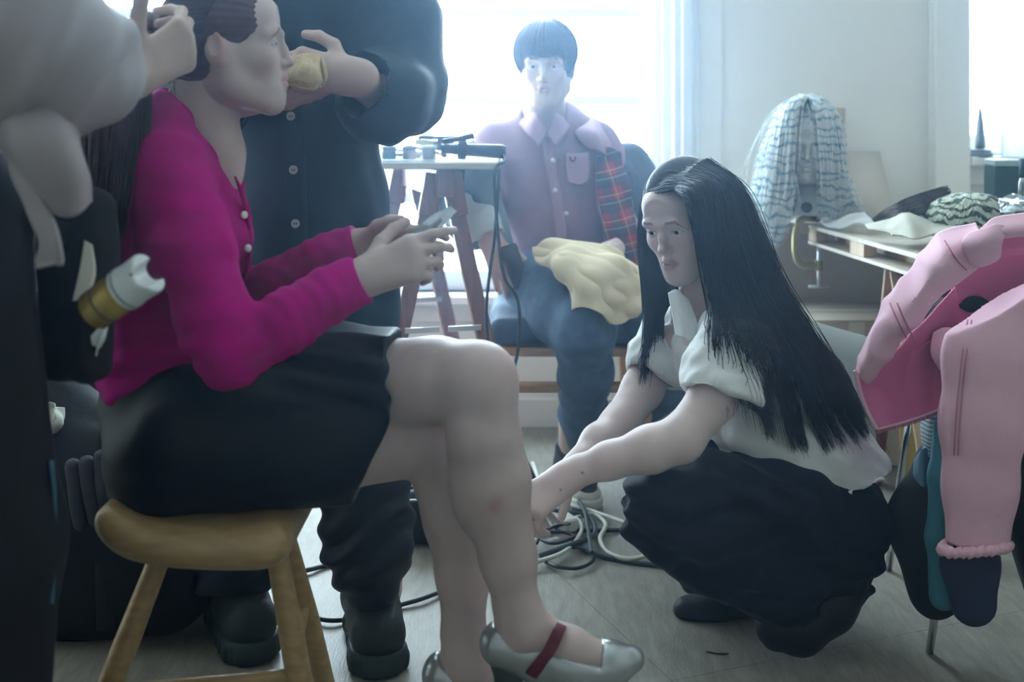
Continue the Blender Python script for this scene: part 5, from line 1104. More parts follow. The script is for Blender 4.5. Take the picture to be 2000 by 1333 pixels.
obj('clip_plate', patch([[(206, 628, 1.57), (212, 634, 1.57)], [(186, 648, 1.56), (206, 660, 1.56)], [(170, 668, 1.56), (196, 680, 1.56)]], .006, 8, 14), M_capw, cl)
obj('clip_prong', tube([P(200, 640, 1.555), P(192, 675, 1.555), P(188, 695, 1.56)], [.002, .002, .0015], 6, 10), M_capw, cl)
# ================================================================ furniture and things
def G(x, y, z=0.):
    """point at height z seen at photo pixel x, y"""
    return P(x, y, F_PX*(CAM_H-z)/(y-HOR))
M_red = mat('reddish_pine', (.30, .125, .085), .42, var=.25, vscale=10, stretch=(8, 8, 1), bump=.08, bscale=70)
M_pine = mat('pale_pine', (.62, .44, .28), .5, var=.2, vscale=8, stretch=(6, 6, 1), bump=.06, bscale=70)
M_ply = mat('pale_board', (.66, .58, .46), .5, var=.12, vscale=6, stretch=(1, 6, 6))
M_steel = mat('steel', (.62, .65, .67), .28, metal=.9, var=.08)
M_cord = mat('black_cord', (.015, .020, .022), .55, var=.1); M_wcord = mat('white_cord', (.62, .62, .56), .5, var=.06); M_tcord = mat('dark_green_cord', (.025, .05, .052), .5, var=.1)
def trestle(label, near, far, z, spread, m, hinge=True):
    """two A frames under a beam; near and far are (x, y) of the apexes"""
    near = np.array([*near, z]); far = np.array([*far, z]); t = thing('trestle', label, 'trestle', ((near+far)/2)*V(1, 1, 0)); ax = unit(far-near); sd = V(ax[1], -ax[0], 0)
    obj('beam', beam(near-ax*.04-V(0, 0, .035), far+ax*.04-V(0, 0, .035), .045, .07, (0, 0, 1)), m, t, smooth=False)
    for c in (near, far):
        for s in (-1, 1):
            a = c+sd*s*.020-V(0, 0, .03); b = c*V(1, 1, 0)+sd*s*spread+V(0, 0, .002)
            obj('leg', beam(a, b, .042, .024, ax), m, t, smooth=False)
            obj('shoulder_block', beam(a+V(0, 0, .02)-ax*.016, a+(b-a)*.10-ax*.016, .052, .02, ax), m, t, smooth=False)
        if hinge:
            zz = .52; k = (c[2]-zz)/c[2]; obj('spreader', join(beam(c*V(1, 1, 0)+V(0, 0, zz)-sd*spread*k-ax*.016, c*V(1, 1, 0)+V(0, 0, zz)-sd*.01-ax*.016, .014, .004, ax, .001), beam(c*V(1, 1, 0)+V(0, 0, zz)+sd*.012-ax*.020, c*V(1, 1, 0)+V(0, 0, zz)+sd*spread*k-ax*.020, .014, .004, ax, .001)), M_steel, t, smooth=False)
    return t
# work table by the window
ZT = .930
trestle('reddish pine trestle beside the chair under the window-side board', (-.18, 2.92), (-.31, 3.38), ZT-.002, .225, M_red)
trestle('reddish pine trestle behind the standing man under the window-side board', (-1.12, 2.95), (-1.12, 3.38), ZT-.002, .225, M_red)
obj('tabletop', box((-1.42, 2.85, ZT), (-.035, 3.42, ZT+.018), .003), M_ply, smooth=False, label='pale board laid on trestles in front of the window', cat='tabletop')
zt = ZT+.018
M_iron = mat('navy_plastic', (.018, .028, .045), .35, var=.1); M_gold = mat('gold_barrel', (.75, .52, .18), .25, metal=.9)
def curling_iron(label, a, b, r, cordpts):
    a = np.asarray(a); b = np.asarray(b); d = unit(b-a); L = np.linalg.norm(b-a); t = thing('curling_iron', label, 'curling iron', (a+b)/2*V(1, 1, 0)+V(0, 0, zt))
    obj('handle', tube([a+d*L*.28, a+d*L*.45, a+d*L*.9, b], [r*1.05, r*.85, r, r*.8], 16, 14), M_iron, t)
    obj('barrel', tube([a, a+d*L*.28], r*.7, 16), M_gold if r < .015 else M_iron, t)
    obj('clamp_lever', tube([a+d*L*.03+V(0, -.002, r), a+d*L*.3+V(0, -.002, r*1.5), a+d*L*.5+V(0, 0, r*2.0)], [r*.35, r*.4, r*.45], 10, 10), M_iron, t)
    obj('collar', lathe([(r*.6, 0), (r*1.35, .0), (r*1.35, .02), (r*.6, .024)], a+d*L*.26, d, 18), M_iron, t)
    obj('cord', tube([b-d*.01]+[np.asarray(q) for q in cordpts], .0042, 8, 90), M_cord, t)
    return t
curling_iron('thin navy curling iron lying at the back of the window-side board', P(812, 262, 3.06)*V(1, 1, 0)+V(0, 0, zt+.048), P(972, 288, 3.06)*V(1, 1, 0)+V(0, 0, zt+.018), .0125,
             [P(980, 305, 3.04), P(975, 340, 2.83), P(966, 460, 2.83), P(950, 600, 2.84), P(958, 700, 2.84), P(990, 820, 2.83), P(1030, 905, 2.83), G(1075, 985, .006), G(1120, 1000, .006)])
curling_iron('thick navy curling iron lying at the front of the window-side board', P(862, 285, 2.93)*V(1, 1, 0)+V(0, 0, zt+.032), P(988, 300, 2.93)*V(1, 1, 0)+V(0, 0, zt+.024), .019,
             [P(985, 315, 2.88), P(966, 335, 2.83), P(972, 450, 2.82), P(985, 540, 2.82), P(1012, 590, 2.80), P(1012, 680, 2.79), P(998, 760, 2.79), P(1015, 860, 2.8), G(1050, 960, .006), G(1090, 1040, .006)])
M_clear = glassy('clear_plastic', (.93, .96, .97), .22, .12)
tray = thing('organiser_tray', 'clear plastic tray of small pots on the window-side board', 'tray', P(790, 315, 2.93)*V(1, 1, 0)+V(0, 0, zt))
tx0, tx1 = P(728, 0, 2.93)[0], P(852, 0, 2.93)[0]
obj('tray_body', join(box((tx0, 2.87, zt), (tx1, 3.0, zt+.004)), box((tx0, 2.87, zt), (tx1, 2.873, zt+.055)), box((tx0, 2.997, zt), (tx1, 3.0, zt+.055)), box((tx0, 2.87, zt), (tx0+.003, 3.0, zt+.055)), box((tx1-.003, 2.87, zt), (tx1, 3.0, zt+.055))), M_clear, tray, smooth=False)
for x, lb in ((760, 'left'), (800, 'middle'), (838, 'right')):
    c = P(x, 0, 2.93)*V(1, 1, 0)+V(0, 0, zt+.005); p_ = thing('pot', {'left': 'small grey pot nearest the standing man in the clear tray', 'middle': 'small grey pot in the middle of the clear tray', 'right': 'small grey pot nearest the curling irons in the clear tray'}[lb], 'pot', c, 'pots in the clear tray')
    obj('pot_body', lathe([(.010, 0), (.016, .0), (.018, .004), (.018, .022), (.015, .024)], c, (0, 0, 1), 18), mat('grey_pot', (.30, .36, .38), .4), p_); obj('lid', lathe([(.010, .024), (.0185, .024), (.0185, .033), (.010, .035)], c, (0, 0, 1), 18), M_capw, p_)
for i, (x, c) in enumerate(((745, (.05, .03, .03)), (770, (.62, .55, .45)), (795, (.04, .05, .06)))):
    a = P(x, 0, 3.12)*V(1, 1, 0)+V(0, 0, zt+.012+.012*i); b = P(x+78, 0, 3.2)*V(1, 1, 0)+V(0, 0, zt+.006); t = thing('makeup_brush', ['dark makeup brush lying behind the clear tray', 'pale wooden makeup brush lying behind the clear tray', 'black long makeup brush lying nearest the gold barrel'][i], 'brush', a*V(1, 1, 0)+V(0, 0, zt), 'makeup brushes')
    d = unit(b-a); obj('brush_handle', tube([a, a*.4+b*.6, b-d*.03], [.003, .0055, .004], 10, 10), mat('brush_handle_%d' % i, c, .35), t); obj('ferrule', tube([b-d*.032, b-d*.02], .0055, 10), M_steel, t); obj('bristles', tube([b-d*.02, b-d*.008, b], [.006, .009, .003], 10, 8), M_mar, t)
def jar(label, c, r, h, col):
    t = thing('glass_jar', label, 'jar', c); obj('jar_glass', lathe([(r*.8, 0), (r, .004), (r, h*.85), (r*.85, h*.92), (r*.85, h)], c, (0, 0, 1), 20), glassy('jar_glass_mat', (.80, .84, .83), .18, .05), t)
    obj('jar_filling', lathe([(r*.7, .004), (r*.85, .006), (r*.85, h*.5), (r*.6, h*.52)], c, (0, 0, 1), 16), mat('fill_%d' % int(h*1000), col, .6), t); obj('lid', lathe([(r*.7, h), (r*.92, h), (r*.92, h+.014), (r*.7, h+.016)], c, (0, 0, 1), 20), M_steel, t)
jar('tall glass jar at the far left of the window-side board', P(150, 0, 3.1)*V(1, 1, 0)+V(0, 0, zt), .030, .11, (.5, .45, .3)); jar('glass jar with steel lid standing behind the ponytail', P(268, 0, 3.1)*V(1, 1, 0)+V(0, 0, zt), .026, .09, (.2, .35, .33))
# wooden chair with cushion
M_seat = mat('chair_beech', (.50, .30, .17), .35, var=.2, vscale=9, stretch=(3, 9, 9))
ch = thing('wooden_chair', 'beech chair with blue seat under the man by the window', 'chair', V(.14, 3.3, 0))
zs = .445; DY = .215
obj('seat_frame', prism([(x*1.075, y+DY) for x, y in ((-.075, 2.93), (-.055, 2.845), (.03, 2.815), (.30, 2.815), (.375, 2.845), (.39, 2.93), (.37, 3.32), (-.05, 3.32))], zs-.022, zs), M_seat, ch, smooth=False)
for (a, b) in (((-.035, 2.87, zs-.02), (-.065, 2.83, 0)), ((.345, 2.87, zs-.02), (.375, 2.83, 0)), ((-.03, 3.29, zs-.02), (-.06, 3.40, 0)), ((.34, 3.29, zs-.02), (.37, 3.40, 0))):
    obj('leg', beam(V(*a)+V(0, DY, 0), V(*b)+V(0, DY, 0), .034, .030, (0, 1, 0), .005), M_seat, ch, smooth=False)
obj('stretcher', beam(V(-.055, 2.845+DY, .335), V(.362, 2.845+DY, .335), .022, .045, (0, 1, 0), .004), M_seat, ch, smooth=False)
for x in (-.055, .362): obj('stretcher', beam(V(x, 2.86+DY, .25), V(x, 3.36+DY, .25), .022, .035, (1, 0, 0), .004), M_seat, ch, smooth=False)
for x in (-.03, .34): obj('back_post', beam(V(x, 3.30+DY, zs-.02), V(x*1.05, 3.44+DY, .92), .034, .028, (0, 1, 0), .005), M_seat, ch, smooth=False)
for z, y in ((.62, 3.36), (.74, 3.395), (.86, 3.43)): obj('back_slat', beam(V(-.03, y+DY, z), V(.345, y+DY, z), .05, .018, (0, 1, 0), .004), M_seat, ch, smooth=False)
vol = Vol((-.12, 2.78+DY, zs-.02), (.46, 3.34+DY, zs+.12), .006); vol.rbox((.165, 3.065+DY, zs+.036), np.eye(3), (.228, .235, .036), .034, 0); a, b = vol.mesh(); a[:, 2] = np.maximum(a[:, 2], zs+.001)
obj('cushion', (wrinkle(relax(a, b, 2), b, .003, 18, 6), b), mat('blue_cushion', (.045, .075, .125), .85, var=.15, bump=.3, bscale=300), ch, label='blue seat cushion')
# yellow cloth over the lap, phone
M_yel = mat('pale_yellow_cotton', (.74, .61, .40), .85, var=.06, vscale=10, bump=.3, bscale=220)
yc = [[(1042, 488, 2.93), (1075, 468, 2.92), (1130, 462, 2.90), (1185, 470, 2.90), (1218, 490, 2.92)],
      [(1048, 515, 2.88), (1085, 498, 2.80), (1140, 492, 2.78), (1195, 500, 2.80), (1240, 525, 2.84)],
      [(1085, 535, 2.80), (1110, 530, 2.73), (1150, 530, 2.70), (1205, 535, 2.71), (1250, 560, 2.76)],
      [(1112, 556, 2.76), (1128, 570, 2.69), (1165, 575, 2.665), (1215, 585, 2.675), (1252, 595, 2.72)],
      [(1120, 606, 2.72), (1140, 600, 2.67), (1170, 612, 2.655), (1205, 636, 2.67), (1245, 618, 2.71)]]
obj('yellow_cloth', patchE(yc, .008, 90, 80, wr=.015, ws=22, seed=12, wr2=.0045, ws2=34), M_yel, label='crumpled pale yellow cloth lying over the knees of the man by the window', cat='cloth')
ph = thing('phone', 'dark phone in the hand of the man by the window', 'phone', PE(1005, 545, 2.87))
Rp = axes((.35, -.2, -.9), (.6, -.75, .3)); obj('phone_body', bevbox(PE(1006, 520, 2.93), Rp, (.032, .062, .0045), .004), mat('phone_black', (.03, .03, .035), .15), ph, smooth=False)
obj('phone_screen', bevbox(PE(1006, 520, 2.93)+Rp[:, 2]*.0046, Rp, (.029, .058, .0004), .0002), mat('screen_glass', (.02, .025, .03), .05), ph, smooth=False)
# cables on the floor
def cable(label, pts, m, r=.005, z=.006):
    q = [G(x, y, z+(.004 if i % 3 == 1 else 0)) if len(p_) == 2 else P(*p_) for i, p_ in enumerate(pts) for x, y in [p_[:2]]]
    return obj('cable', tube(q, r, 8, 24*len(q)), m, label=label, cat='cable', group='cables on the floor')
cable('white cable looping widest across the floor beside the crouching woman', [(1040, 905), (1060, 950), (1110, 985), (1160, 1000), (1215, 1020), (1262, 1042), (1280, 1062), (1262, 1085), (1222, 1092), (1185, 1078), (1172, 1052), (1183, 1025), (1160, 1005), (1125, 1012), (1085, 1028), (1050, 1040)], M_wcord, .0055, .012)
cable('white cable curling in the middle of the cable tangle', [(1100, 1010), (1128, 1015), (1136, 1035), (1122, 1060), (1095, 1082), (1048, 1098), (960, 1122), (870, 1128)], M_wcord, .0050, .016)
cable('dark green cable running right from the tangle under the trousers', [(1062, 992), (1100, 1000), (1150, 1010), (1160, 1045), (1105, 1068), (1055, 1086)], M_tcord, .0065, .018)
cable('dark cable curving along the front of the tangle to the right', [(1120, 1055), (1150, 1078), (1200, 1092), (1260, 1102), (1330, 1104), (1420, 1100)], M_tcord, .0065)
cable('black cable looped at the front of the tangle', [(1110, 1068), (1150, 1075), (1158, 1095), (1130, 1110), (1090, 1108), (1066, 1098)], M_cord, .0045, .010)
cable('black cable crossing the tangle twice toward the shin', [(1048, 1062), (1060, 1042), (1100, 1040), (1120, 1050), (1080, 1062), (1052, 1048), (1080, 1030), (1112, 1022)], M_cord, .0042, .022)
cable('thin black cable running straight right behind the tangle', [(1108, 1034), (1160, 1037), (1210, 1036), (1262, 1040)], M_cord, .0055)
cable('green cable crossing vertically through the tangle', [(1130, 978), (1142, 1000), (1148, 1030), (1152, 1060), (1155, 1080)], M_tcord, .0055, .024)
cable('black cable on the floor between the trainer and the shins', [(590, 1200), (640, 1212), (690, 1208), (760, 1188), (830, 1168), (900, 1140), (960, 1122)], M_cord, .005)
cable('black cable lying behind the stool leg', [(560, 1122), (600, 1114), (640, 1104), (700, 1085), (760, 1060)], M_cord, .006)
pl = thing('plug_adapter', 'white plug adapter lying among the tangled cables', 'adapter', G(1108, 1028, 0)); obj('adapter_body', bevbox(G(1108, 1022, .02), axes((1, .5, 0), (0, 0, 1)), (.028, .02, .018), .005), M_rub, pl, smooth=False); obj('socket_ring', lathe([(.006, 0), (.012, 0), (.012, .002), (.006, .0025)], G(1106, 1024, .0385), (0, 0, 1), 16), M_cord, pl)
hp_ = obj('hairpin', tube([G(1380, 1273, .0015), G(1400, 1277, .0015), G(1423, 1277, .0015)], .0016, 6, 14), mat('pin_black', (.02, .02, .02), .4), label='small black hairpin lying on the bare floor', cat='hairpin')
# small bag and crumpled carrier behind the shins
def sack(name, label, cat, lo, hi, m, amp, seed, fn, parent=None):
    v, f = garment(lo, hi, .006, fn, amp, 26, seed); return obj(name, (v, f), m, parent, label=label, cat=cat)
bg_ = thing('shoulder_bag', 'small black bag on the floor behind the supporting shin', 'bag', G(835, 1078)); c = G(838, 1075)
obj('bag_body', garment(c+V(-.13, -.06, 0), c+V(.13, .16, .2), .005, lambda v: (v.rbox(c+V(0, .05, .062), axes((.2, 1, 0), (0, 0, 1)), (.085, .05, .060), .03, 0), v.cone(c+V(-.05, .05, .10), c+V(.05, .05, .105), .03, .03, .03)), .004, 28, 5), M_blk, bg_)
obj('strap', tube([c+V(-.08, .03, .09), c+V(-.05, .0, .15), c+V(.04, -.01, .15), c+V(.08, .03, .09)], .005, 8, 24, flat=.4), M_blk, bg_); obj('zip', tube([c+V(-.06, .01, .118), c+V(.06, .01, .120)], .003, 6, 8), M_steel, bg_)
c = G(812, 985); obj('carrier_bag', garment(c+V(-.09, -.05, 0), c+V(.12, .14, .18), .005, lambda v: (v.rbox(c+V(.01, .05, .06), axes((.3, 1, 0), (.1, 0, 1)), (.06, .045, .06), .02, 0), v.cone(c+V(-.03, .03, .11), c+V(.0, .03, .15), .025, .008, .03)), .008, 40, 9), mat('white_film', (.74, .75, .74), .4, var=.06), label='crumpled white carrier bag behind the crossed legs', cat='bag')
# dark luggage and clothes at the left
M_dk = mat('black_nylon', (.003, .003, .004), .7, spec=.2, var=.3, bump=.3, bscale=150)
du = thing('duffel_bag', 'large black duffel bag on the floor behind the stool', 'bag', V(-.98, 2.42, 0))
vol = Vol((-1.40, 2.10, 0), (-.56, 2.75, .62), .009); vol.rbox((-.965, 2.42, .215), axes((.06, 1, 0), (0, 0, 1)), (.36, .185, .213), .10, 0); vol.ell((-1.08, 2.42, .40), (.20, .15, .13), .08); a, b = vol.mesh()
obj('bag_body', (wrinkle(relax(a, b, 1), b, .012, 11, 3), b), M_dk, du)
for x in (-1.06, -.80): obj('carry_strap', patch([[(x-.018, 2.24, .05), (x+.018, 2.24, .05)], [(x-.018, 2.235, .30), (x+.018, 2.235, .30)], [(x-.018, 2.27, .46), (x+.018, 2.27, .46)], [(x-.018, 2.40, .56), (x+.018, 2.40, .56)]], .006, 6, 24, px=False), M_blackC, du)
obj('buckle', join(beam(P(228, 882, 2.20), P(246, 892, 2.20), .016, .006, (0, 0, 1), .002), beam(P(226, 878, 2.19), P(250, 890, 2.19), .004, .004, (0, 0, 1), .001)), mat('grey_buckle', (.12, .12, .15), .4), du)
qb = thing('quilted_pouch', 'dark grey quilted pouch leaning on the duffel bag', 'pouch', P(175, 1010, 2.16))
for i, (x, y) in enumerate(((142, 938), (170, 930), (197, 920))):
    obj('quilted_tube', garment(*bb([P(x, y-50, 2.16), P(x+12, y+90, 2.16)], .04), .005, lambda v, x=x, y=y: (v.cone(P(x, y-26, 2.17), P(x+8, y+40, 2.16), .016, .016, .004), v.cone(P(x+10, y+52, 2.165), P(x+16, y+85, 2.17), .016, .014, .004)), .0015, 40, i), mat('grey_quilt', (.03, .028, .042), .75, var=.25, bump=.3, bscale=220), qb)
rk = thing('clothes_rail', 'dark clothes rail at the left behind the hairdresser', 'clothes rail', V(-1.2, 2.72, 0))
obj('rail', tube([V(-1.75, 2.72, 1.02), V(-.86, 2.72, 1.02)], .012, 12), M_cord, rk)
for x in (-1.72, -.88): obj('post', tube([V(x, 2.72, .012), V(x, 2.72, 1.02)], .012, 12), M_cord, rk); obj('foot', tube([V(x, 2.64, .013), V(x, 2.80, .013)], .012, 12), M_cord, rk)
for i, (x, m, lb) in enumerate(((-1.58, M_blackC, 'black coat hanging furthest left on the dark rail'), (-1.26, M_dk, 'black nylon jacket hanging in the middle of the dark rail'), (-1.02, mat('dark_plum', (.03, .022, .045), .8, var=.2), 'dark plum jacket hanging at the end of the dark rail nearest the stool'))):
    t = thing('hanging_coat', lb, 'coat', V(x, 2.72, .42), 'coats on the dark rail')
    obj('coat_body', garment(V(x-.2, 2.56, .40), V(x+.2, 2.88, 1.06), .009, lambda v, x=x: (v.chain([V(x, 2.72, .94), V(x, 2.72, .75), V(x, 2.72, .44)], [.08, .10, .11], .04, flat=((0, 1, 0), 1.7)), v.cone(V(x-.07, 2.72, .93), V(x+.07, 2.72, .93), .04, .04, .03)), .008, 18, 50+i, (1, 1, .4)), m, t)
    for s in (-1, 1): obj('coat_sleeve', garment(V(x-.25, 2.58, .42), V(x+.25, 2.84, 1.02), .009, lambda v, x=x, s=s: v.chain([V(x+s*.08, 2.70, .92), V(x+s*.10, 2.68, .70), V(x+s*.095, 2.67, .48)], [.045, .042, .036], .03), .006, 22, 60+i), m, t)
    obj('hanger_hook', tube([V(x, 2.72, .96), V(x, 2.72, 1.005), V(x+.012, 2.72, 1.03), V(x, 2.72, 1.045)], .003, 8, 14), M_steel, t)
tis = [[(84, 786, 2.32), (100, 788, 2.28), (122, 798, 2.32)], [(88, 815, 2.31), (104, 818, 2.26), (124, 820, 2.31)], [(95, 850, 2.30), (102, 848, 2.27), (112, 838, 2.30)]]
obj('tissue', patch(tis, .004, 26, 26, wr=.008, ws=55, seed=14), mat('pale_green_tissue', (.46, .52, .42), .8), label='crumpled pale green tissue poking out beside the black trousers', cat='tissue')
# ---------------------------------------------------------------- table by the wall with the wigs
cA, cB = P(1578, 441, 3.54), P(1830, 504, 2.66); zt2 = .728
eA, eB = cA[:2], cB[:2]
tb = thing('tabletop', 'hollow wooden tabletop carrying the wigs by the wall', 'tabletop', V(1.35, 3.1, zt2-.06))
poly = [tuple(eA), tuple(eB), (1.75, 2.70), (1.75, 3.56)]
obj('top_board', prism(poly[::-1], zt2-.012, zt2), M_ply, tb, smooth=False); obj('bottom_board', prism(poly[::-1], zt2-.060, zt2-.050), M_ply, tb, smooth=False)
dr = np.append(eB-eA, 0); Ld = np.linalg.norm(dr); dr = unit(dr); inn = V(-dr[1], dr[0], 0); E0 = np.append(eA, zt2-.031)
for a, b in ((.0, .07), (.34, .44), (.80, Ld)): obj('edge_block', beam(E0+dr*a+inn*.02, E0+dr*b+inn*.02, .036, .037, (0, 0, 1), .001), M_pine, tb, smooth=False)
obj('inner_rail', beam(E0+dr*.02+inn*.09, E0+dr*Ld+inn*.09, .02, .037, (0, 0, 1), .001), M_pine, tb, smooth=False)
M_red2 = mat('dark_red_wood', (.20, .055, .045), .45, var=.2, vscale=10, stretch=(6, 6, 1)); M_ylw = mat('yellow_pine', (.58, .40, .12), .5, var=.15, vscale=8, stretch=(6, 6, 1))
tt = thing('trestle', 'dark red and yellow wooden trestle under the wig table', 'trestle', V(1.1, 3.1, 0))
zb = zt2-.062
obj('beam', beam(V(1.02, 3.02, zb-.04), V(1.68, 3.02, zb-.04), .045, .08, (0, 0, 1)), M_red2, tt, smooth=False)
for x, m in ((1.03, M_red2), (1.64, M_red2)):
    for s in (-1, 1):
        a = V(x, 3.02+s*.02, zb-.06); b = V(x+.02, 3.02+s*.27, .002); obj('leg', beam(a, b, .045, .024, (1, 0, 0)), m, tt, smooth=False)
        obj('leg_edging', beam(a+V(-.021, -.001, .05), b+V(-.021, 0, 0), .012, .026, (1, 0, 0), .002), M_pine, tt, smooth=False)
obj('yellow_board', beam(G(1782, 944)+V(0, 0, .002), G(1782, 944)+V(.0, .12, .60), .055, .02, (0, 1, 0)), M_ylw, smooth=False, label='yellow pine board standing under the wig table', cat='board')
# foam head, clamp, wig
M_foam = mat('white_foam', (.74, .76, .74), .8, var=.04, bump=.3, bscale=250)
fh = thing('mannequin_head', 'white foam mannequin head clamped to the table corner', 'mannequin head', P(1582, 415, 3.46))
RF = axes((-.35, -1, -.12), (0, -.1, 1)); oF = P(1582, 285, 3.46); hv, hf, hc = head_mesh(.003, lid=.0004, skin=(.74, .76, .74), lips=(.74, .76, .74), brow=(.74, .76, .74), ear=False)
obj('foam_face', (place(hv, RF, oF, .88), hf), M_foam, fh)
obj('neck_base', lathe([(.045, 0), (.062, 0), (.060, .015), (.050, .05), (.045, .09)], P(1582, 420, 3.46)+V(.02, .02, 0), (0, 0, 1)), M_foam, fh)
M_brass = mat('yellow_zinc', (.42, .36, .17), .45, metal=.5, var=.15)
cp = thing('clamp', 'yellowish screw clamp gripping the corner of the wig table', 'clamp', P(1585, 525, 3.5))
e = cA
obj('clamp_frame', tube([e+V(.03, -.02, .022), e+V(-.025, -.03, .022), e+V(-.045, -.03, -.02), e+V(-.045, -.03, -.085), e+V(-.025, -.03, -.118), e+V(.03, -.03, -.118)], .011, 10, 40), M_brass, cp)
obj('clamp_boss', lathe([(.004, 0), (.013, 0), (.013, .03), (.004, .03)], e+V(.025, -.03, -.135), (0, 0, 1), 16), M_brass, cp)
obj('screw', tube([e+V(.025, -.03, -.062), e+V(.025, -.03, -.185)], .0045, 10, 6), M_steel, cp); obj('screw_handle', tube([e+V(-.005, -.03, -.185), e+V(.055, -.03, -.185)], .0045, 10), M_steel, cp)
obj('post', tube([e+V(.01, -.02, .025), P(1584, 405, 3.47)], .012, 12, 6), mat('dark_grip', (.12, .13, .14), .5), cp); obj('knob', lathe([(.004, 0), (.016, .002), (.016, .016), (.004, .018)], P(1574, 405, 3.44), (0, -1, 0), 16), mat('dark_grip', (.12, .13, .14), .5), cp)
def striped(name, c1, c2, scale, dist, thr, stretch=(1, 1, 1), rough=.55):
    m = bpy.data.materials.new(name); m.use_nodes = True; nt = m.node_tree; N = nt.nodes; L = nt.links; b = N['Principled BSDF']; b.inputs['Roughness'].default_value = rough
    tc = N.new('ShaderNodeTexCoord'); mp = N.new('ShaderNodeMapping'); mp.inputs['Scale'].default_value = stretch; L.new(tc.outputs['Object'], mp.inputs[0])
    w = N.new('ShaderNodeTexWave'); w.bands_direction = 'Z'; w.inputs['Scale'].default_value = scale; w.inputs['Distortion'].default_value = dist; w.inputs['Detail'].default_value = 2; w.inputs['Detail Scale'].default_value = 1.5; L.new(mp.outputs[0], w.inputs[0])
    r = N.new('ShaderNodeValToRGB'); r.color_ramp.elements[0].position = thr; r.color_ramp.elements[0].color = (*c1, 1); r.color_ramp.elements[1].position = thr+.15; r.color_ramp.elements[1].color = (*c2, 1); L.new(w.outputs['Fac'], r.inputs[0]); L.new(r.outputs[0], b.inputs['Base Color']); return m
M_wig = striped('white_blue_striped_hair', (.22, .40, .48), (.80, .82, .80), 12, 8, .08)
top = [(1560, 196, 3.45), (1575, 188, 3.44), (1592, 186, 3.45), (1608, 190, 3.47)]
wgl = [[(1572, 190, 3.42), (1556, 215, 3.37), (1548, 270, 3.35), (1545, 340, 3.35), (1540, 400, 3.35), (1522, 470, 3.35)],
       [(1566, 190, 3.44), (1540, 215, 3.39), (1525, 280, 3.37), (1518, 350, 3.37), (1512, 420, 3.37), (1500, 480, 3.37)],
       [(1562, 192, 3.46), (1528, 225, 3.44), (1508, 290, 3.43), (1498, 350, 3.43), (1490, 400, 3.43), (1482, 440, 3.43)],
       [(1566, 190, 3.49), (1525, 240, 3.52), (1495, 310, 3.52), (1478, 360, 3.52), (1465, 400, 3.52), (1452, 440, 3.52)]]
wgr = [[(1580, 188, 3.42), (1598, 215, 3.37), (1606, 280, 3.35), (1606, 340, 3.35), (1608, 390, 3.36), (1608, 425, 3.36)],
       [(1588, 187, 3.44), (1618, 220, 3.40), (1630, 290, 3.38), (1632, 345, 3.38), (1632, 390, 3.39), (1634, 420, 3.39)],
       [(1594, 188, 3.47), (1630, 230, 3.47), (1642, 300, 3.46), (1650, 350, 3.44), (1668, 400, 3.41), (1688, 420, 3.40)],
       [(1588, 188, 3.50), (1612, 240, 3.56), (1620, 310, 3.57), (1622, 360, 3.57), (1622, 400, 3.56), (1622, 425, 3.55)]]
wb_ = [wgl[3], [(1578, 190, 3.52), (1560, 250, 3.60), (1552, 320, 3.60), (1550, 370, 3.59), (1548, 410, 3.58), (1545, 430, 3.57)], wgr[3]]
cv_ = lambda gs: [[P(*q) for q in g] for g in gs]
n = 18; pr = np.interp(np.linspace(0, 1, n), [0, .8, 1], [.0017, .0015, .0005])
wgv = [strands(guided(cv_(wgl), 1000, n, .009, 71, .35, 18), pr), strands(guided(cv_(wgr), 850, n, .009, 72, .35, 16), pr), strands(guided(cv_(wb_), 500, n, .006, 73, .2), pr), strands(guided(cv_(wgl[2:]), 60, n, .02, 74, .3), pr*.6)]
vol = Vol((-.1, -.13, -.1), (.1, .13, .14), .004); vol.ell((0, -.014, .040), (.082, .104, .094), 0); vol.cut((0, .05, .06), unit((0, .85, -.5))); a, b = vol.mesh(); wgv.append((place(a, RF, oF, .88), b))
obj('wig', joinq(*wgv), M_wig, label='long white wig with blue stripes on the foam head', cat='wig')
# second wig lying on the table
M_wig2 = striped('green_zebra_hair', (.045, .075, .05), (.52, .56, .44), 16, 9, .34, (1.2, 1, 1))
c = P(1895, 388, 2.98); c[2] = zt2+.060
vol = Vol(c-V(.16, .14, .075), c+V(.16, .14, .09), .005); vol.ell(c+V(-.01, 0, 0), (.112, .095, .062), 0); vol.ell(c+V(.03, .0, .025), (.062, .06, .048), .02); a, b = vol.mesh(); a[:, 2] = np.maximum(a[:, 2], zt2+.002)
rg = np.random.default_rng(9); ss = []
for k in range(520):
    th = rg.uniform(0, 6.28); t = np.linspace(-.1, 1, 14); e_ = 1.0+rg.uniform(0, .05); w_ = .5*np.sin(t*5+k)
    ph_ = th+.5*np.sin(t*4+rg.uniform(0, 6))*.4; el = 1.5-1.75*t; ss.append(np.stack([.117*e_*np.cos(el)*np.cos(ph_)-.01+.01*np.sin(el), .099*e_*np.cos(el)*np.sin(ph_), .075*e_*np.sin(el)-.004], 1)+c)
ss = np.array(ss); ss[:, :, 2] = np.maximum(ss[:, :, 2], zt2+.003); sv = strands(ss, np.full(14, .0022))
obj('wig', joinq((a, b), sv), M_wig2, label='green and cream striped wig lying on the cluttered table', cat='wig')
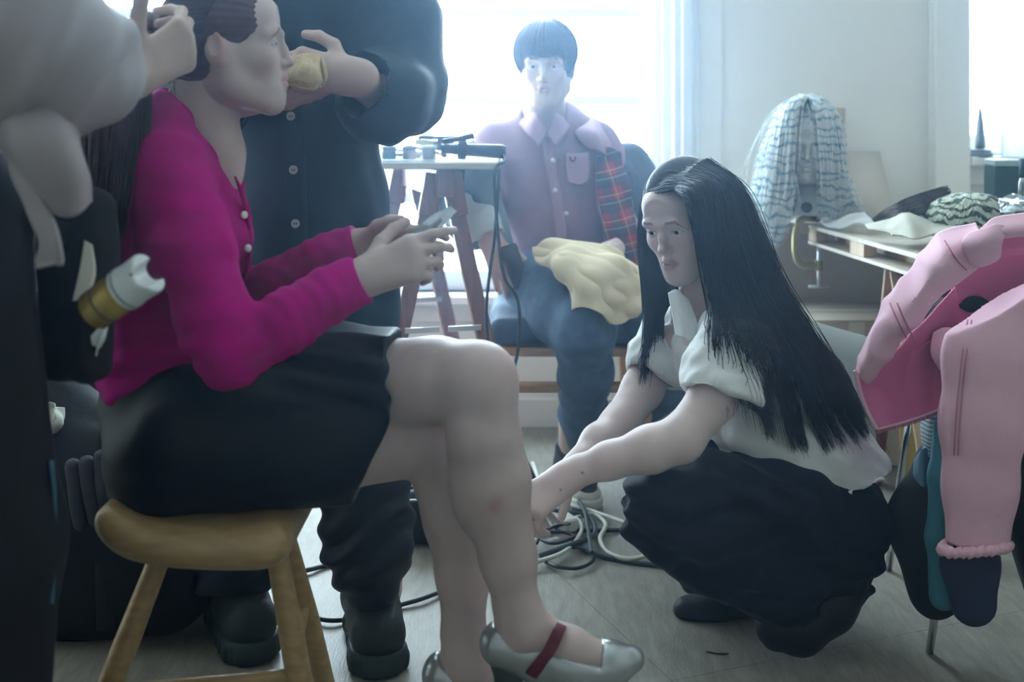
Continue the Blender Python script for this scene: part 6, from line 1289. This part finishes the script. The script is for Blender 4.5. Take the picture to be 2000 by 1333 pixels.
# hair bundle, canvas, straw, box, bottle, film
Zt = lambda x, y, dz=.0: G(x, y, zt2+dz)
hb = [[Zt(1700, 432, .004), P(1745, 405, 3.05), P(1790, 385, 3.05), P(1850, 368, 3.10)], [Zt(1705, 434, .004), P(1750, 415, 3.0), P(1800, 398, 3.0), P(1855, 385, 3.05)], [Zt(1712, 436, .004), P(1760, 425, 2.98), P(1810, 410, 2.98), P(1850, 400, 3.0)]]
hv_ = strands(guided(hb, 380, 18, .004, 81, .1), np.interp(np.linspace(0, 1, 18), [0, .2, 1], [.0008, .0020, .0014])); obj('hair_bundle', hv_, mat('brown_bundle', (.07, .045, .035), .5, var=.5, vscale=60), label='tapering bundle of dark brown hair lying beside the striped wig', cat='hair bundle')
M_cnv = mat('raw_canvas', (.50, .49, .40), .85, var=.08, bump=.4, bscale=260)
obj('canvas_cloth', patch([[(1690, 442, 3.06), (1740, 428, 3.02), (1768, 412, 3.02), (1820, 424, 3.0), (1890, 430, 2.96)], [(1700, 448, 2.98), (1738, 445, 2.94), (1770, 420, 2.90), (1825, 440, 2.90), (1890, 440, 2.90)], [(1735, 455, 2.92), (1750, 453, 2.90), (1778, 440, 2.84), (1820, 450, 2.84), (1880, 446, 2.84)], [(1742, 459, 2.86), (1765, 462, 2.84), (1788, 468, 2.80), (1822, 460, 2.80), (1870, 452, 2.80)]], .004, 50, 40, wr=.003, ws=30), M_cnv, label='stiff rumpled canvas piece on the table edge beside the striped wig', cat='cloth')
obj('white_rag', patch([[(1605, 434, 3.42), (1640, 428, 3.36), (1690, 418, 3.30)], [(1612, 440, 3.36), (1650, 436, 3.30), (1702, 430, 3.22)], [(1640, 446, 3.28), (1670, 443, 3.24), (1712, 440, 3.16)]], .006, 30, 24, wr=.006, ws=40, seed=5), mat('white_rag_cotton', (.70, .72, .71), .85), label='white rag on the table under the wig ends', cat='cloth')
stw = []
for i in range(9):
    x = 1800+i*17; a = Zt(x, 436+(i*37 % 9), .012); b = a+V(.05*math.cos(i*2.2), .03*math.sin(i*1.7), .012+.01*(i % 3)); stw.append(tube([a, (a+b)/2+V(0, 0, .004), b], .0016, 6, 8))
obj('straw_fibres', join(*stw), mat('straw_mat', (.66, .60, .42), .7), label='loose straw-coloured fibres scattered in front of the striped wig', cat='fibres', kind='stuff')
bx = thing('dark_box', 'dark green box standing at the back of the wig table', 'box', P(1962, 0, 3.25)*V(1, 1, 0)+V(0, 0, zt2)); c = P(1965, 345, 3.25)
h0 = (c[2]+.048-zt2)/2; cc = V(c[0], c[1], zt2+h0); Rb = axes((.15, 1, 0), (0, 0, 1)); M_dg = mat('dark_green_card', (.012, .060, .058), .55, var=.15)
obj('box_body', bevbox(cc-V(0, 0, .008), Rb, (.046, .06, h0-.009), .003), M_dg, bx, smooth=False); obj('box_lid', bevbox(cc+V(0, 0, h0-.008), Rb, (.048, .062, .009), .003), mat('pale_teal_lid', (.35, .45, .45), .5), bx, smooth=False)
bt = thing('bottle', 'clear bottle with dark green cap at the right edge of the wig table', 'bottle', P(2000, 0, 2.9)*V(1, 1, 0)+V(0, 0, zt2)); c = P(2001, 0, 2.9)*V(1, 1, 0)+V(0, 0, zt2)
obj('bottle_glass', lathe([(.012, 0), (.017, .002), (.017, .165), (.011, .185)], c, (0, 0, 1), 20), glassy('bottle_glass_mat', (.7, .74, .73), .2, .05), bt); obj('cap', lathe([(.010, .18), (.0135, .18), (.0135, .225), (.010, .228)], c, (0, 0, 1), 20), M_dg, bt)
obj('clear_film', patch([[(1955, 388, 2.95), (1975, 382, 2.93), (2005, 384, 2.92)], [(1950, 402, 2.90), (1975, 398, 2.87), (2005, 398, 2.86)], [(1955, 416, 2.86), (1978, 414, 2.84), (2005, 414, 2.83)]], .002, 30, 24, wr=.006, ws=60, seed=8), glassy('film', (.86, .9, .92), .35, .12), label='crumpled clear film beside the striped wig', cat='film')
# ornament on the sill of the narrow window
orn = thing('spire_ornament', 'pewter spire ornament on a round base on the window sill', 'ornament', P(1912, 0, 3.87)*V(1, 1, 0)+V(0, 0, W2[2])); c = P(1912, 0, 3.87)*V(1, 1, 0)+V(0, 0, W2[2]+.001)
M_pew = mat('pewter', (.20, .24, .27), .4, metal=.4, var=.2)
obj('base', lathe([(.020, 0), (.046, 0), (.046, .010), (.042, .012), (.042, .022), (.020, .024)], c, (0, 0, 1)), M_pew, orn); obj('spire', lathe([(.010, .022), (.018, .024), (.0165, .06), (.013, .11), (.006, .155), (.0025, .17), (.001, .18)], c+V(.004, 0, 0), (0, 0, 1), 14), M_pew, orn)
obj('flame_tip', lathe([(.0008, .18), (.004, .19), (.003, .197), (.0008, .208)], c+V(.004, 0, 0), (0, 0, 1), 12), M_pew, orn); obj('groove', lathe([(.041, .0135), (.0432, .0145), (.0432, .016), (.041, .017)], c, (0, 0, 1)), M_cord, orn)
# cardboard behind and under the table
M_cb = mat('cardboard', (.56, .47, .37), .85, var=.08, vscale=5, bump=.2, bscale=90); M_cb2 = mat('pale_cardboard', (.62, .56, .48), .85, var=.06, vscale=5)
def sheet(name, label, q, th, m): return obj(name, patch([[q[0], q[1]], [q[3], q[2]]], th, 3, 3), m, smooth=False, label=label, cat='cardboard')
zz = lambda x, d, z: (x, HOR+(CAM_H-z)/d*F_PX, d)
sheet('cardboard_sheet', 'pale cardboard sheet leaning on the wall beside the foam head', [(1640, 296, 3.86), (1717, 296, 3.86), zz(1752, 3.66, zt2+.003), zz(1640, 3.66, zt2+.003)], .005, M_cb2)
sheet('cardboard_strip', 'narrow brown cardboard strip standing behind the wig', [(1630, 212, 3.87), (1651, 212, 3.87), zz(1642, 3.60, zt2+.003), zz(1618, 3.60, zt2+.003)], .004, M_cb)
shelf = obj('ledge', box((.70, 3.56, zt2-.03), (1.75, WB-.002, zt2+.002), .003), M_ply, smooth=False, label='narrow wooden ledge between the wig table and the wall', cat='ledge')
def carton(label, lo, hi, rot, m):
    c = (np.array(lo)+np.array(hi))/2; hs = (np.array(hi)-np.array(lo))/2; R = axes((math.sin(rot), math.cos(rot), 0), (0, 0, 1)); t = thing('carton', label, 'carton', c*V(1, 1, 0)+V(0, 0, lo[2]))
    obj('carton_body', bevbox(c, R, hs, .003), m, t, smooth=False)
    for s in (-1, 1): obj('flap', bevbox(c+R[:, 1]*s*hs[1]*.5+V(0, 0, hs[2]+.0025), R, (hs[0], hs[1]*.49, .002), .001), m, t, smooth=False)
    obj('tape', bevbox(c+V(0, 0, hs[2]+.0055), R, (hs[0]*1.002, .022, .0006), .0002), mat('clear_tape', (.68, .66, .58), .3), t, smooth=False); obj('tape_end', bevbox(c-R[:, 1]*(hs[1]+.001)+V(0, 0, hs[2]*.7), R, (.024, .0008, hs[2]*.3), .0002), mat('clear_tape', (.68, .66, .58), .3), t, smooth=False)
carton('low brown carton on the floor against the wall under the wig table', (.83, 3.45, .002), (1.26, 3.80, .44), 0, M_cb)
obj('cardboard_sheet', bevbox(V(.93, 3.86, .36), np.eye(3), (.36, .004, .358), .002), M_cb2, smooth=False, label='tall beige cardboard panel covering the wall under the ledge', cat='cardboard')
obj('grey_panel', patch([[(1535, 612, 3.18), (1600, 632, 3.12), (1705, 662, 3.02)], [zz(1535, 3.14, .002), zz(1605, 3.06, .002), zz(1712, 2.96, .002)]], .012, 12, 8), mat('grey_felt', (.36, .39, .37), .8, var=.06), smooth=True, label='grey felt-covered panel standing behind the crouching woman', cat='panel')
# ---------------------------------------------------------------- chair heaped with clothes at the right
M_chm = mat('chrome', (.7, .72, .73), .15, metal=1.0, var=.03)
cr = thing('metal_chair', 'chrome-legged chair buried under clothes at the right edge', 'chair', V(1.12, 2.3, 0))
def legc(a, b): obj('leg', tube([a, b], .0085, 14, 4), M_chm, cr)
legc(V(.855, 2.18, .44), G(1815, 1275, .003)); legc(V(1.26, 2.18, .44), V(1.30, 2.10, .003)); legc(V(.90, 2.56, .44), V(.88, 2.66, .003)); legc(V(1.26, 2.56, .44), V(1.30, 2.66, .003))
obj('seat', box((.86, 2.13, .43), (1.29, 2.58, .455), .008), M_blk, cr, smooth=False)
for x in (.96, 1.26): obj('back_post', tube([V(x, 2.25, .44), V(x, 2.25, .70), V(x, 2.24, .84)], .009, 12, 10), M_chm, cr)
obj('back_rail', tube([V(.96, 2.24, .84), V(1.08, 2.235, .855), V(1.26, 2.24, .84)], .010, 12, 12), M_chm, cr)
# dark garments
def heap(name, label, m, fn, lo, hi, amp=.008, sc=16, seed=1, st=(1, 1, .6), cat='garment'): return obj(name, garment(lo, hi, .0065, fn, amp, sc, seed, st), m, label=label, cat=cat)
heap('black_coat', 'black coat spilling off the chair to the floor at the right edge', M_blackC, lambda v: (v.rbox(V(1.12, 2.40, .58), np.eye(3), (.18, .11, .17), .08, 0), v.chain([P(1835, 900, 2.24), P(1815, 1020, 2.25), P(1825, 1160, 2.25)], [.05, .062, .050], .05), v.chain([V(1.02, 2.16, .62), V(1.03, 2.13, .40), V(1.05, 2.12, .17)], [.12, .12, .09], .06), v.chain([V(1.18, 2.14, .62), V(1.17, 2.09, .38), V(1.16, 2.06, .10)], [.13, .13, .11], .06)), V(.72, 1.9, .06), V(1.42, 2.5, .86), seed=3)
M_teal = mat('teal_cloth', (.035, .16, .21), .75, var=.15, bump=.3, bscale=250); M_dden = mat('dark_denim', (.022, .030, .075), .85, var=.25, bump=.3, bscale=250)
heap('teal_trousers', 'teal cloth hanging down beside the pink sleeve', M_teal, lambda v: v.chain([P(1845, 830, 2.13), P(1842, 930, 2.11), P(1838, 1050, 2.10), P(1842, 1165, 2.11)], [.022, .026, .028, .030], .02, flat=((0, 1, 0), 1.3)), *bb([P(1830, 800, 2.2), P(1860, 1200, 2.05)], .05), amp=.003, seed=5)
heap('dark_jeans', 'dark blue denim hanging below the pink cuff', M_dden, lambda v: v.chain([P(1890, 1000, 2.12), P(1895, 1100, 2.08), P(1900, 1180, 2.08)], [.045, .050, .046], .03, flat=((0, 1, 0), 1.4)), *bb([P(1860, 980, 2.15), P(1930, 1200, 2.05)], .07), amp=.005, seed=7)
def gingham():
    m = striped('gingham', (.20, .34, .42), (.66, .70, .70), 40, 0, .4); return m
obj('gingham_cloth', patch([[(1800, 812, 2.20), (1820, 808, 2.17), (1842, 806, 2.19)], [(1803, 850, 2.19), (1818, 850, 2.16), (1836, 850, 2.18)], [(1812, 890, 2.19), (1820, 892, 2.17), (1828, 890, 2.18)]], .006, 20, 20, wr=.004, ws=40), gingham(), label='small blue and white checked cloth poking out under the pink jacket', cat='cloth')
obj('denim_edge', patch([[(1788, 900, 2.2), (1800, 880, 2.17), (1812, 872, 2.18)], [(1786, 925, 2.2), (1800, 925, 2.17), (1808, 920, 2.18)], [(1790, 935, 2.2), (1802, 950, 2.17), (1806, 950, 2.18)]], .006, 14, 16, wr=.003, ws=40), mat('light_denim', (.12, .24, .32), .85), label='corner of light blue denim above the black coat', cat='cloth')
# pink denim jacket
M_pk = mat('pink_denim', (.78, .46, .55), .8, var=.08, vscale=9, bump=.35, bscale=320, bdist=.001); M_pki = mat('deep_pink_inside', (.64, .17, .33), .85, var=.10, vscale=9, bump=.35, bscale=320, bdist=.001); M_pks = mat('pink_stitch', (.50, .16, .25), .8)
pj = thing('pink_jacket', 'pink denim jacket draped over the loaded chair', 'jacket', P(1860, 1100, 2.1))
outer = [[(1667, 722, 2.14), (1676, 735, 2.105), (1694, 753, 2.115)], [(1706, 640, 2.13), (1728, 660, 2.07), (1762, 672, 2.095)], [(1750, 560, 2.13), (1785, 585, 2.05), (1828, 592, 2.08)], [(1795, 495, 2.14), (1830, 520, 2.05), (1880, 545, 2.07)], [(1848, 450, 2.15), (1870, 480, 2.06), (1920, 516, 2.07)], [(1905, 432, 2.16), (1918, 455, 2.08), (1952, 492, 2.08)]]
sh_ = obj('shoulder_panel', patch(outer, .005, 40, 80, wr=.006, ws=20, seed=4, wr2=.004, ws2=26), M_pk, pj)
inner = [[(1672, 724, 2.15), (1735, 690, 2.16), (1805, 620, 2.17), (1862, 560, 2.18)], [(1682, 770, 2.145), (1752, 745, 2.17), (1825, 705, 2.19), (1872, 660, 2.19)], [(1698, 808, 2.14), (1770, 785, 2.16), (1835, 765, 2.18), (1870, 740, 2.18)], [(1712, 838, 2.135), (1782, 818, 2.15), (1840, 795, 2.16), (1868, 780, 2.17)]]
il = obj('front_flap', patch(inner, .004, 60, 40, wr=.006, ws=16, seed=6, wr2=.003, ws2=24), M_pki, pj, label='deep pink inside of the front flap')
back = [[(1850, 540, 2.19), (1900, 500, 2.19), (1960, 470, 2.18), (2040, 450, 2.17)], [(1858, 560, 2.20), (1910, 535, 2.20), (1965, 515, 2.19), (2040, 500, 2.18)], [(1855, 590, 2.21), (1910, 568, 2.21), (1970, 550, 2.20), (2040, 540, 2.19)], [(1850, 640, 2.22), (1872, 640, 2.22), (1885, 630, 2.22), (1890, 620, 2.22)]]
obj('back_lining', patch(back[:3]+[[(1855, 640, 2.215), (1905, 628, 2.215), (1970, 620, 2.21), (2040, 610, 2.2)], [(1850, 700, 2.215), (1900, 700, 2.22), (1970, 700, 2.22), (2040, 690, 2.21)]], .004, 40, 36, wr=.003, ws=18, seed=7), M_pki, pj)
obj('pocket_bag', patch([[(1822, 650, 2.165), (1845, 640, 2.16), (1880, 645, 2.16)], [(1818, 690, 2.16), (1845, 690, 2.145), (1880, 690, 2.15)], [(1835, 722, 2.16), (1850, 726, 2.15), (1875, 725, 2.155)]], .004, 20, 20), M_pk, pj)
# collar rolls and yoke at the top
obj('collar', patch([[(1890, 500, 2.06), (1880, 478, 2.05), (1895, 462, 2.06)], [(1905, 520, 2.055), (1908, 478, 2.03), (1925, 452, 2.05)], [(1940, 512, 2.055), (1938, 470, 2.03), (1950, 442, 2.05)], [(1952, 500, 2.065), (1956, 470, 2.04), (1962, 448, 2.06)]], .006, 30, 30, wr=.004, ws=30, seed=9), M_pk, pj)
obj('yoke', patch([[(1905, 462, 2.08), (1925, 440, 2.07), (1950, 424, 2.09), (2040, 414, 2.12)], [(1925, 462, 2.05), (1950, 452, 2.04), (1985, 444, 2.05), (2045, 440, 2.07)], [(1935, 466, 2.06), (1965, 464, 2.05), (2000, 462, 2.06), (2045, 462, 2.08)]], .006, 36, 24, wr=.004, ws=22, seed=10), M_pk, pj)
obj('neck_lining', patch([[(1940, 462, 2.10), (1985, 460, 2.10), (2045, 458, 2.11)], [(1945, 485, 2.12), (1985, 482, 2.12), (2045, 478, 2.13)], [(1948, 508, 2.12), (1985, 500, 2.12), (2045, 495, 2.13)]], .004, 20, 14), M_pki, pj)
# near front and sleeve hanging to the cuff
slv = lambda v: (v.chain([P(1958, 600, 2.07), P(1938, 700, 2.05), P(1920, 830, 2.04), P(1912, 950, 2.04), P(1906, 1062, 2.04)], [.085, .080, .072, .062, .056], .03, flat=((0, 1, 0), 1.9)), v.cut(P(1906, 1066, 2.04), (-.1, 0, -1), .1), v.cone(P(1905, 1100, 2.04), P(1908, 1020, 2.04), .044, .044, .004, '-', ((0, 1, 0), 1.9)), v.cut(P(1940, 600, 2.07), (-.55, 0, 1), .16))
sv, sf = garment(*bb([P(1830, 540, 2.1), P(2060, 1090, 2.04)], .05), .0045, slv, .004, 15, 22, (1, 1, .45)); slo = obj('sleeve', (sv, sf), M_pk, pj)
fpts = []
for i in range(90):
    t = i/89; a = t*2*math.pi; fpts.append(P(1904, 1068, 2.04)+V(.056*math.cos(a)*1.02, .034*math.sin(a), .006*math.sin(a*1.5)+.004*math.cos(i*1.9))+V(.004*math.cos(i*1.9), 0, 0))
obj('ruffled_cuff', tube(fpts, .0085, 8, 180), M_pk, slo)
for d_ in (0, 1): obj('stitch_line', tube(on_surf(sv, [(1890+8*d_, 625), (1880+8*d_, 690), (1872+8*d_, 760), (1866+8*d_, 830), (1863+8*d_, 890)], .0006), .0011, 6, 40), M_pks, slo)
# zip along the flap hem, stitched seams
z0, z1 = P(1713, 838, 2.130), P(1866, 781, 2.162); zp = [P(1713, 839, 2.130), P(1782, 820, 2.145), P(1840, 797, 2.155), P(1866, 782, 2.162)]; zc = catmull(zp, 60)
obj('zip_tape', tube(zp, .0045, 8, 40, flat=.6), M_pk, il)
zt_ = join(*[bevbox(q-V(0, .003, .004), np.eye(3), (.0010, .0025, .0035), .0006) for q in zc]); obj('zip_teeth', zt_, mat('rose_metal', (.55, .25, .30), .35, metal=.4), il, smooth=False, kind='stuff')
obj('hem_band', tube([P(1670, 724, 2.14), P(1682, 772, 2.138), P(1698, 810, 2.132), P(1713, 838, 2.128)], .0042, 8, 40), M_pk, il)
obj('seam', tube([P(1722, 705, 2.152), P(1790, 680, 2.163), P(1840, 655, 2.17)], .0014, 6, 30), M_pks, il); pv_ = np.array([np.array(sh_.matrix_world.translation)+0*V(0, 0, 0)]) if False else np.array([tuple(q.co) for q in sh_.data.vertices])+wloc(pj)
for k_ in (0, 14): obj('seam', tube(on_surf(pv_, [(1738+k_, 592), (1748+k_, 615), (1760+k_, 640), (1770+k_, 660)], .0008), .0014, 6, 30), M_pks, sh_)
obj('seam', tube(on_surf(pv_, [(1845, 470), (1858, 492), (1872, 512), (1888, 528)], .0008), .0012, 6, 30), M_pks, sh_)
obj('armhole', patch([[(1873, 596, 2.199), (1890, 581, 2.196), (1912, 579, 2.195), (1930, 588, 2.195)], [(1875, 602, 2.199), (1892, 610, 2.197), (1912, 606, 2.196), (1931, 592, 2.195)]], .002, 20, 8), mat('painted_hole_dark', (.004, .004, .005), .9), pj, label='flat black patch painted as the dark armhole opening')  # flat patch on the lining; darkness of the opening is put into its colour
# ---------------------------------------------------------------- added scattering haze, imitates lens veiling flare around the window
hz = bpy.data.materials.new('added_veil_haze'); hz.use_nodes = True; nt = hz.node_tree; nt.nodes.clear()
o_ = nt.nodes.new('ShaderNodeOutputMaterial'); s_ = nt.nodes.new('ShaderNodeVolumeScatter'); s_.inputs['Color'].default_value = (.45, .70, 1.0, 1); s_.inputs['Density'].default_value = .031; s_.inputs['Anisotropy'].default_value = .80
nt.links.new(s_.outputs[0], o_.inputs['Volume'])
obj('haze', box((RX0+.02, .02, .012), (RX1-.02, WB-.004, RZ-.02)), hz, smooth=False, kind='stuff', label='thin bluish haze added to imitate lens veiling flare')
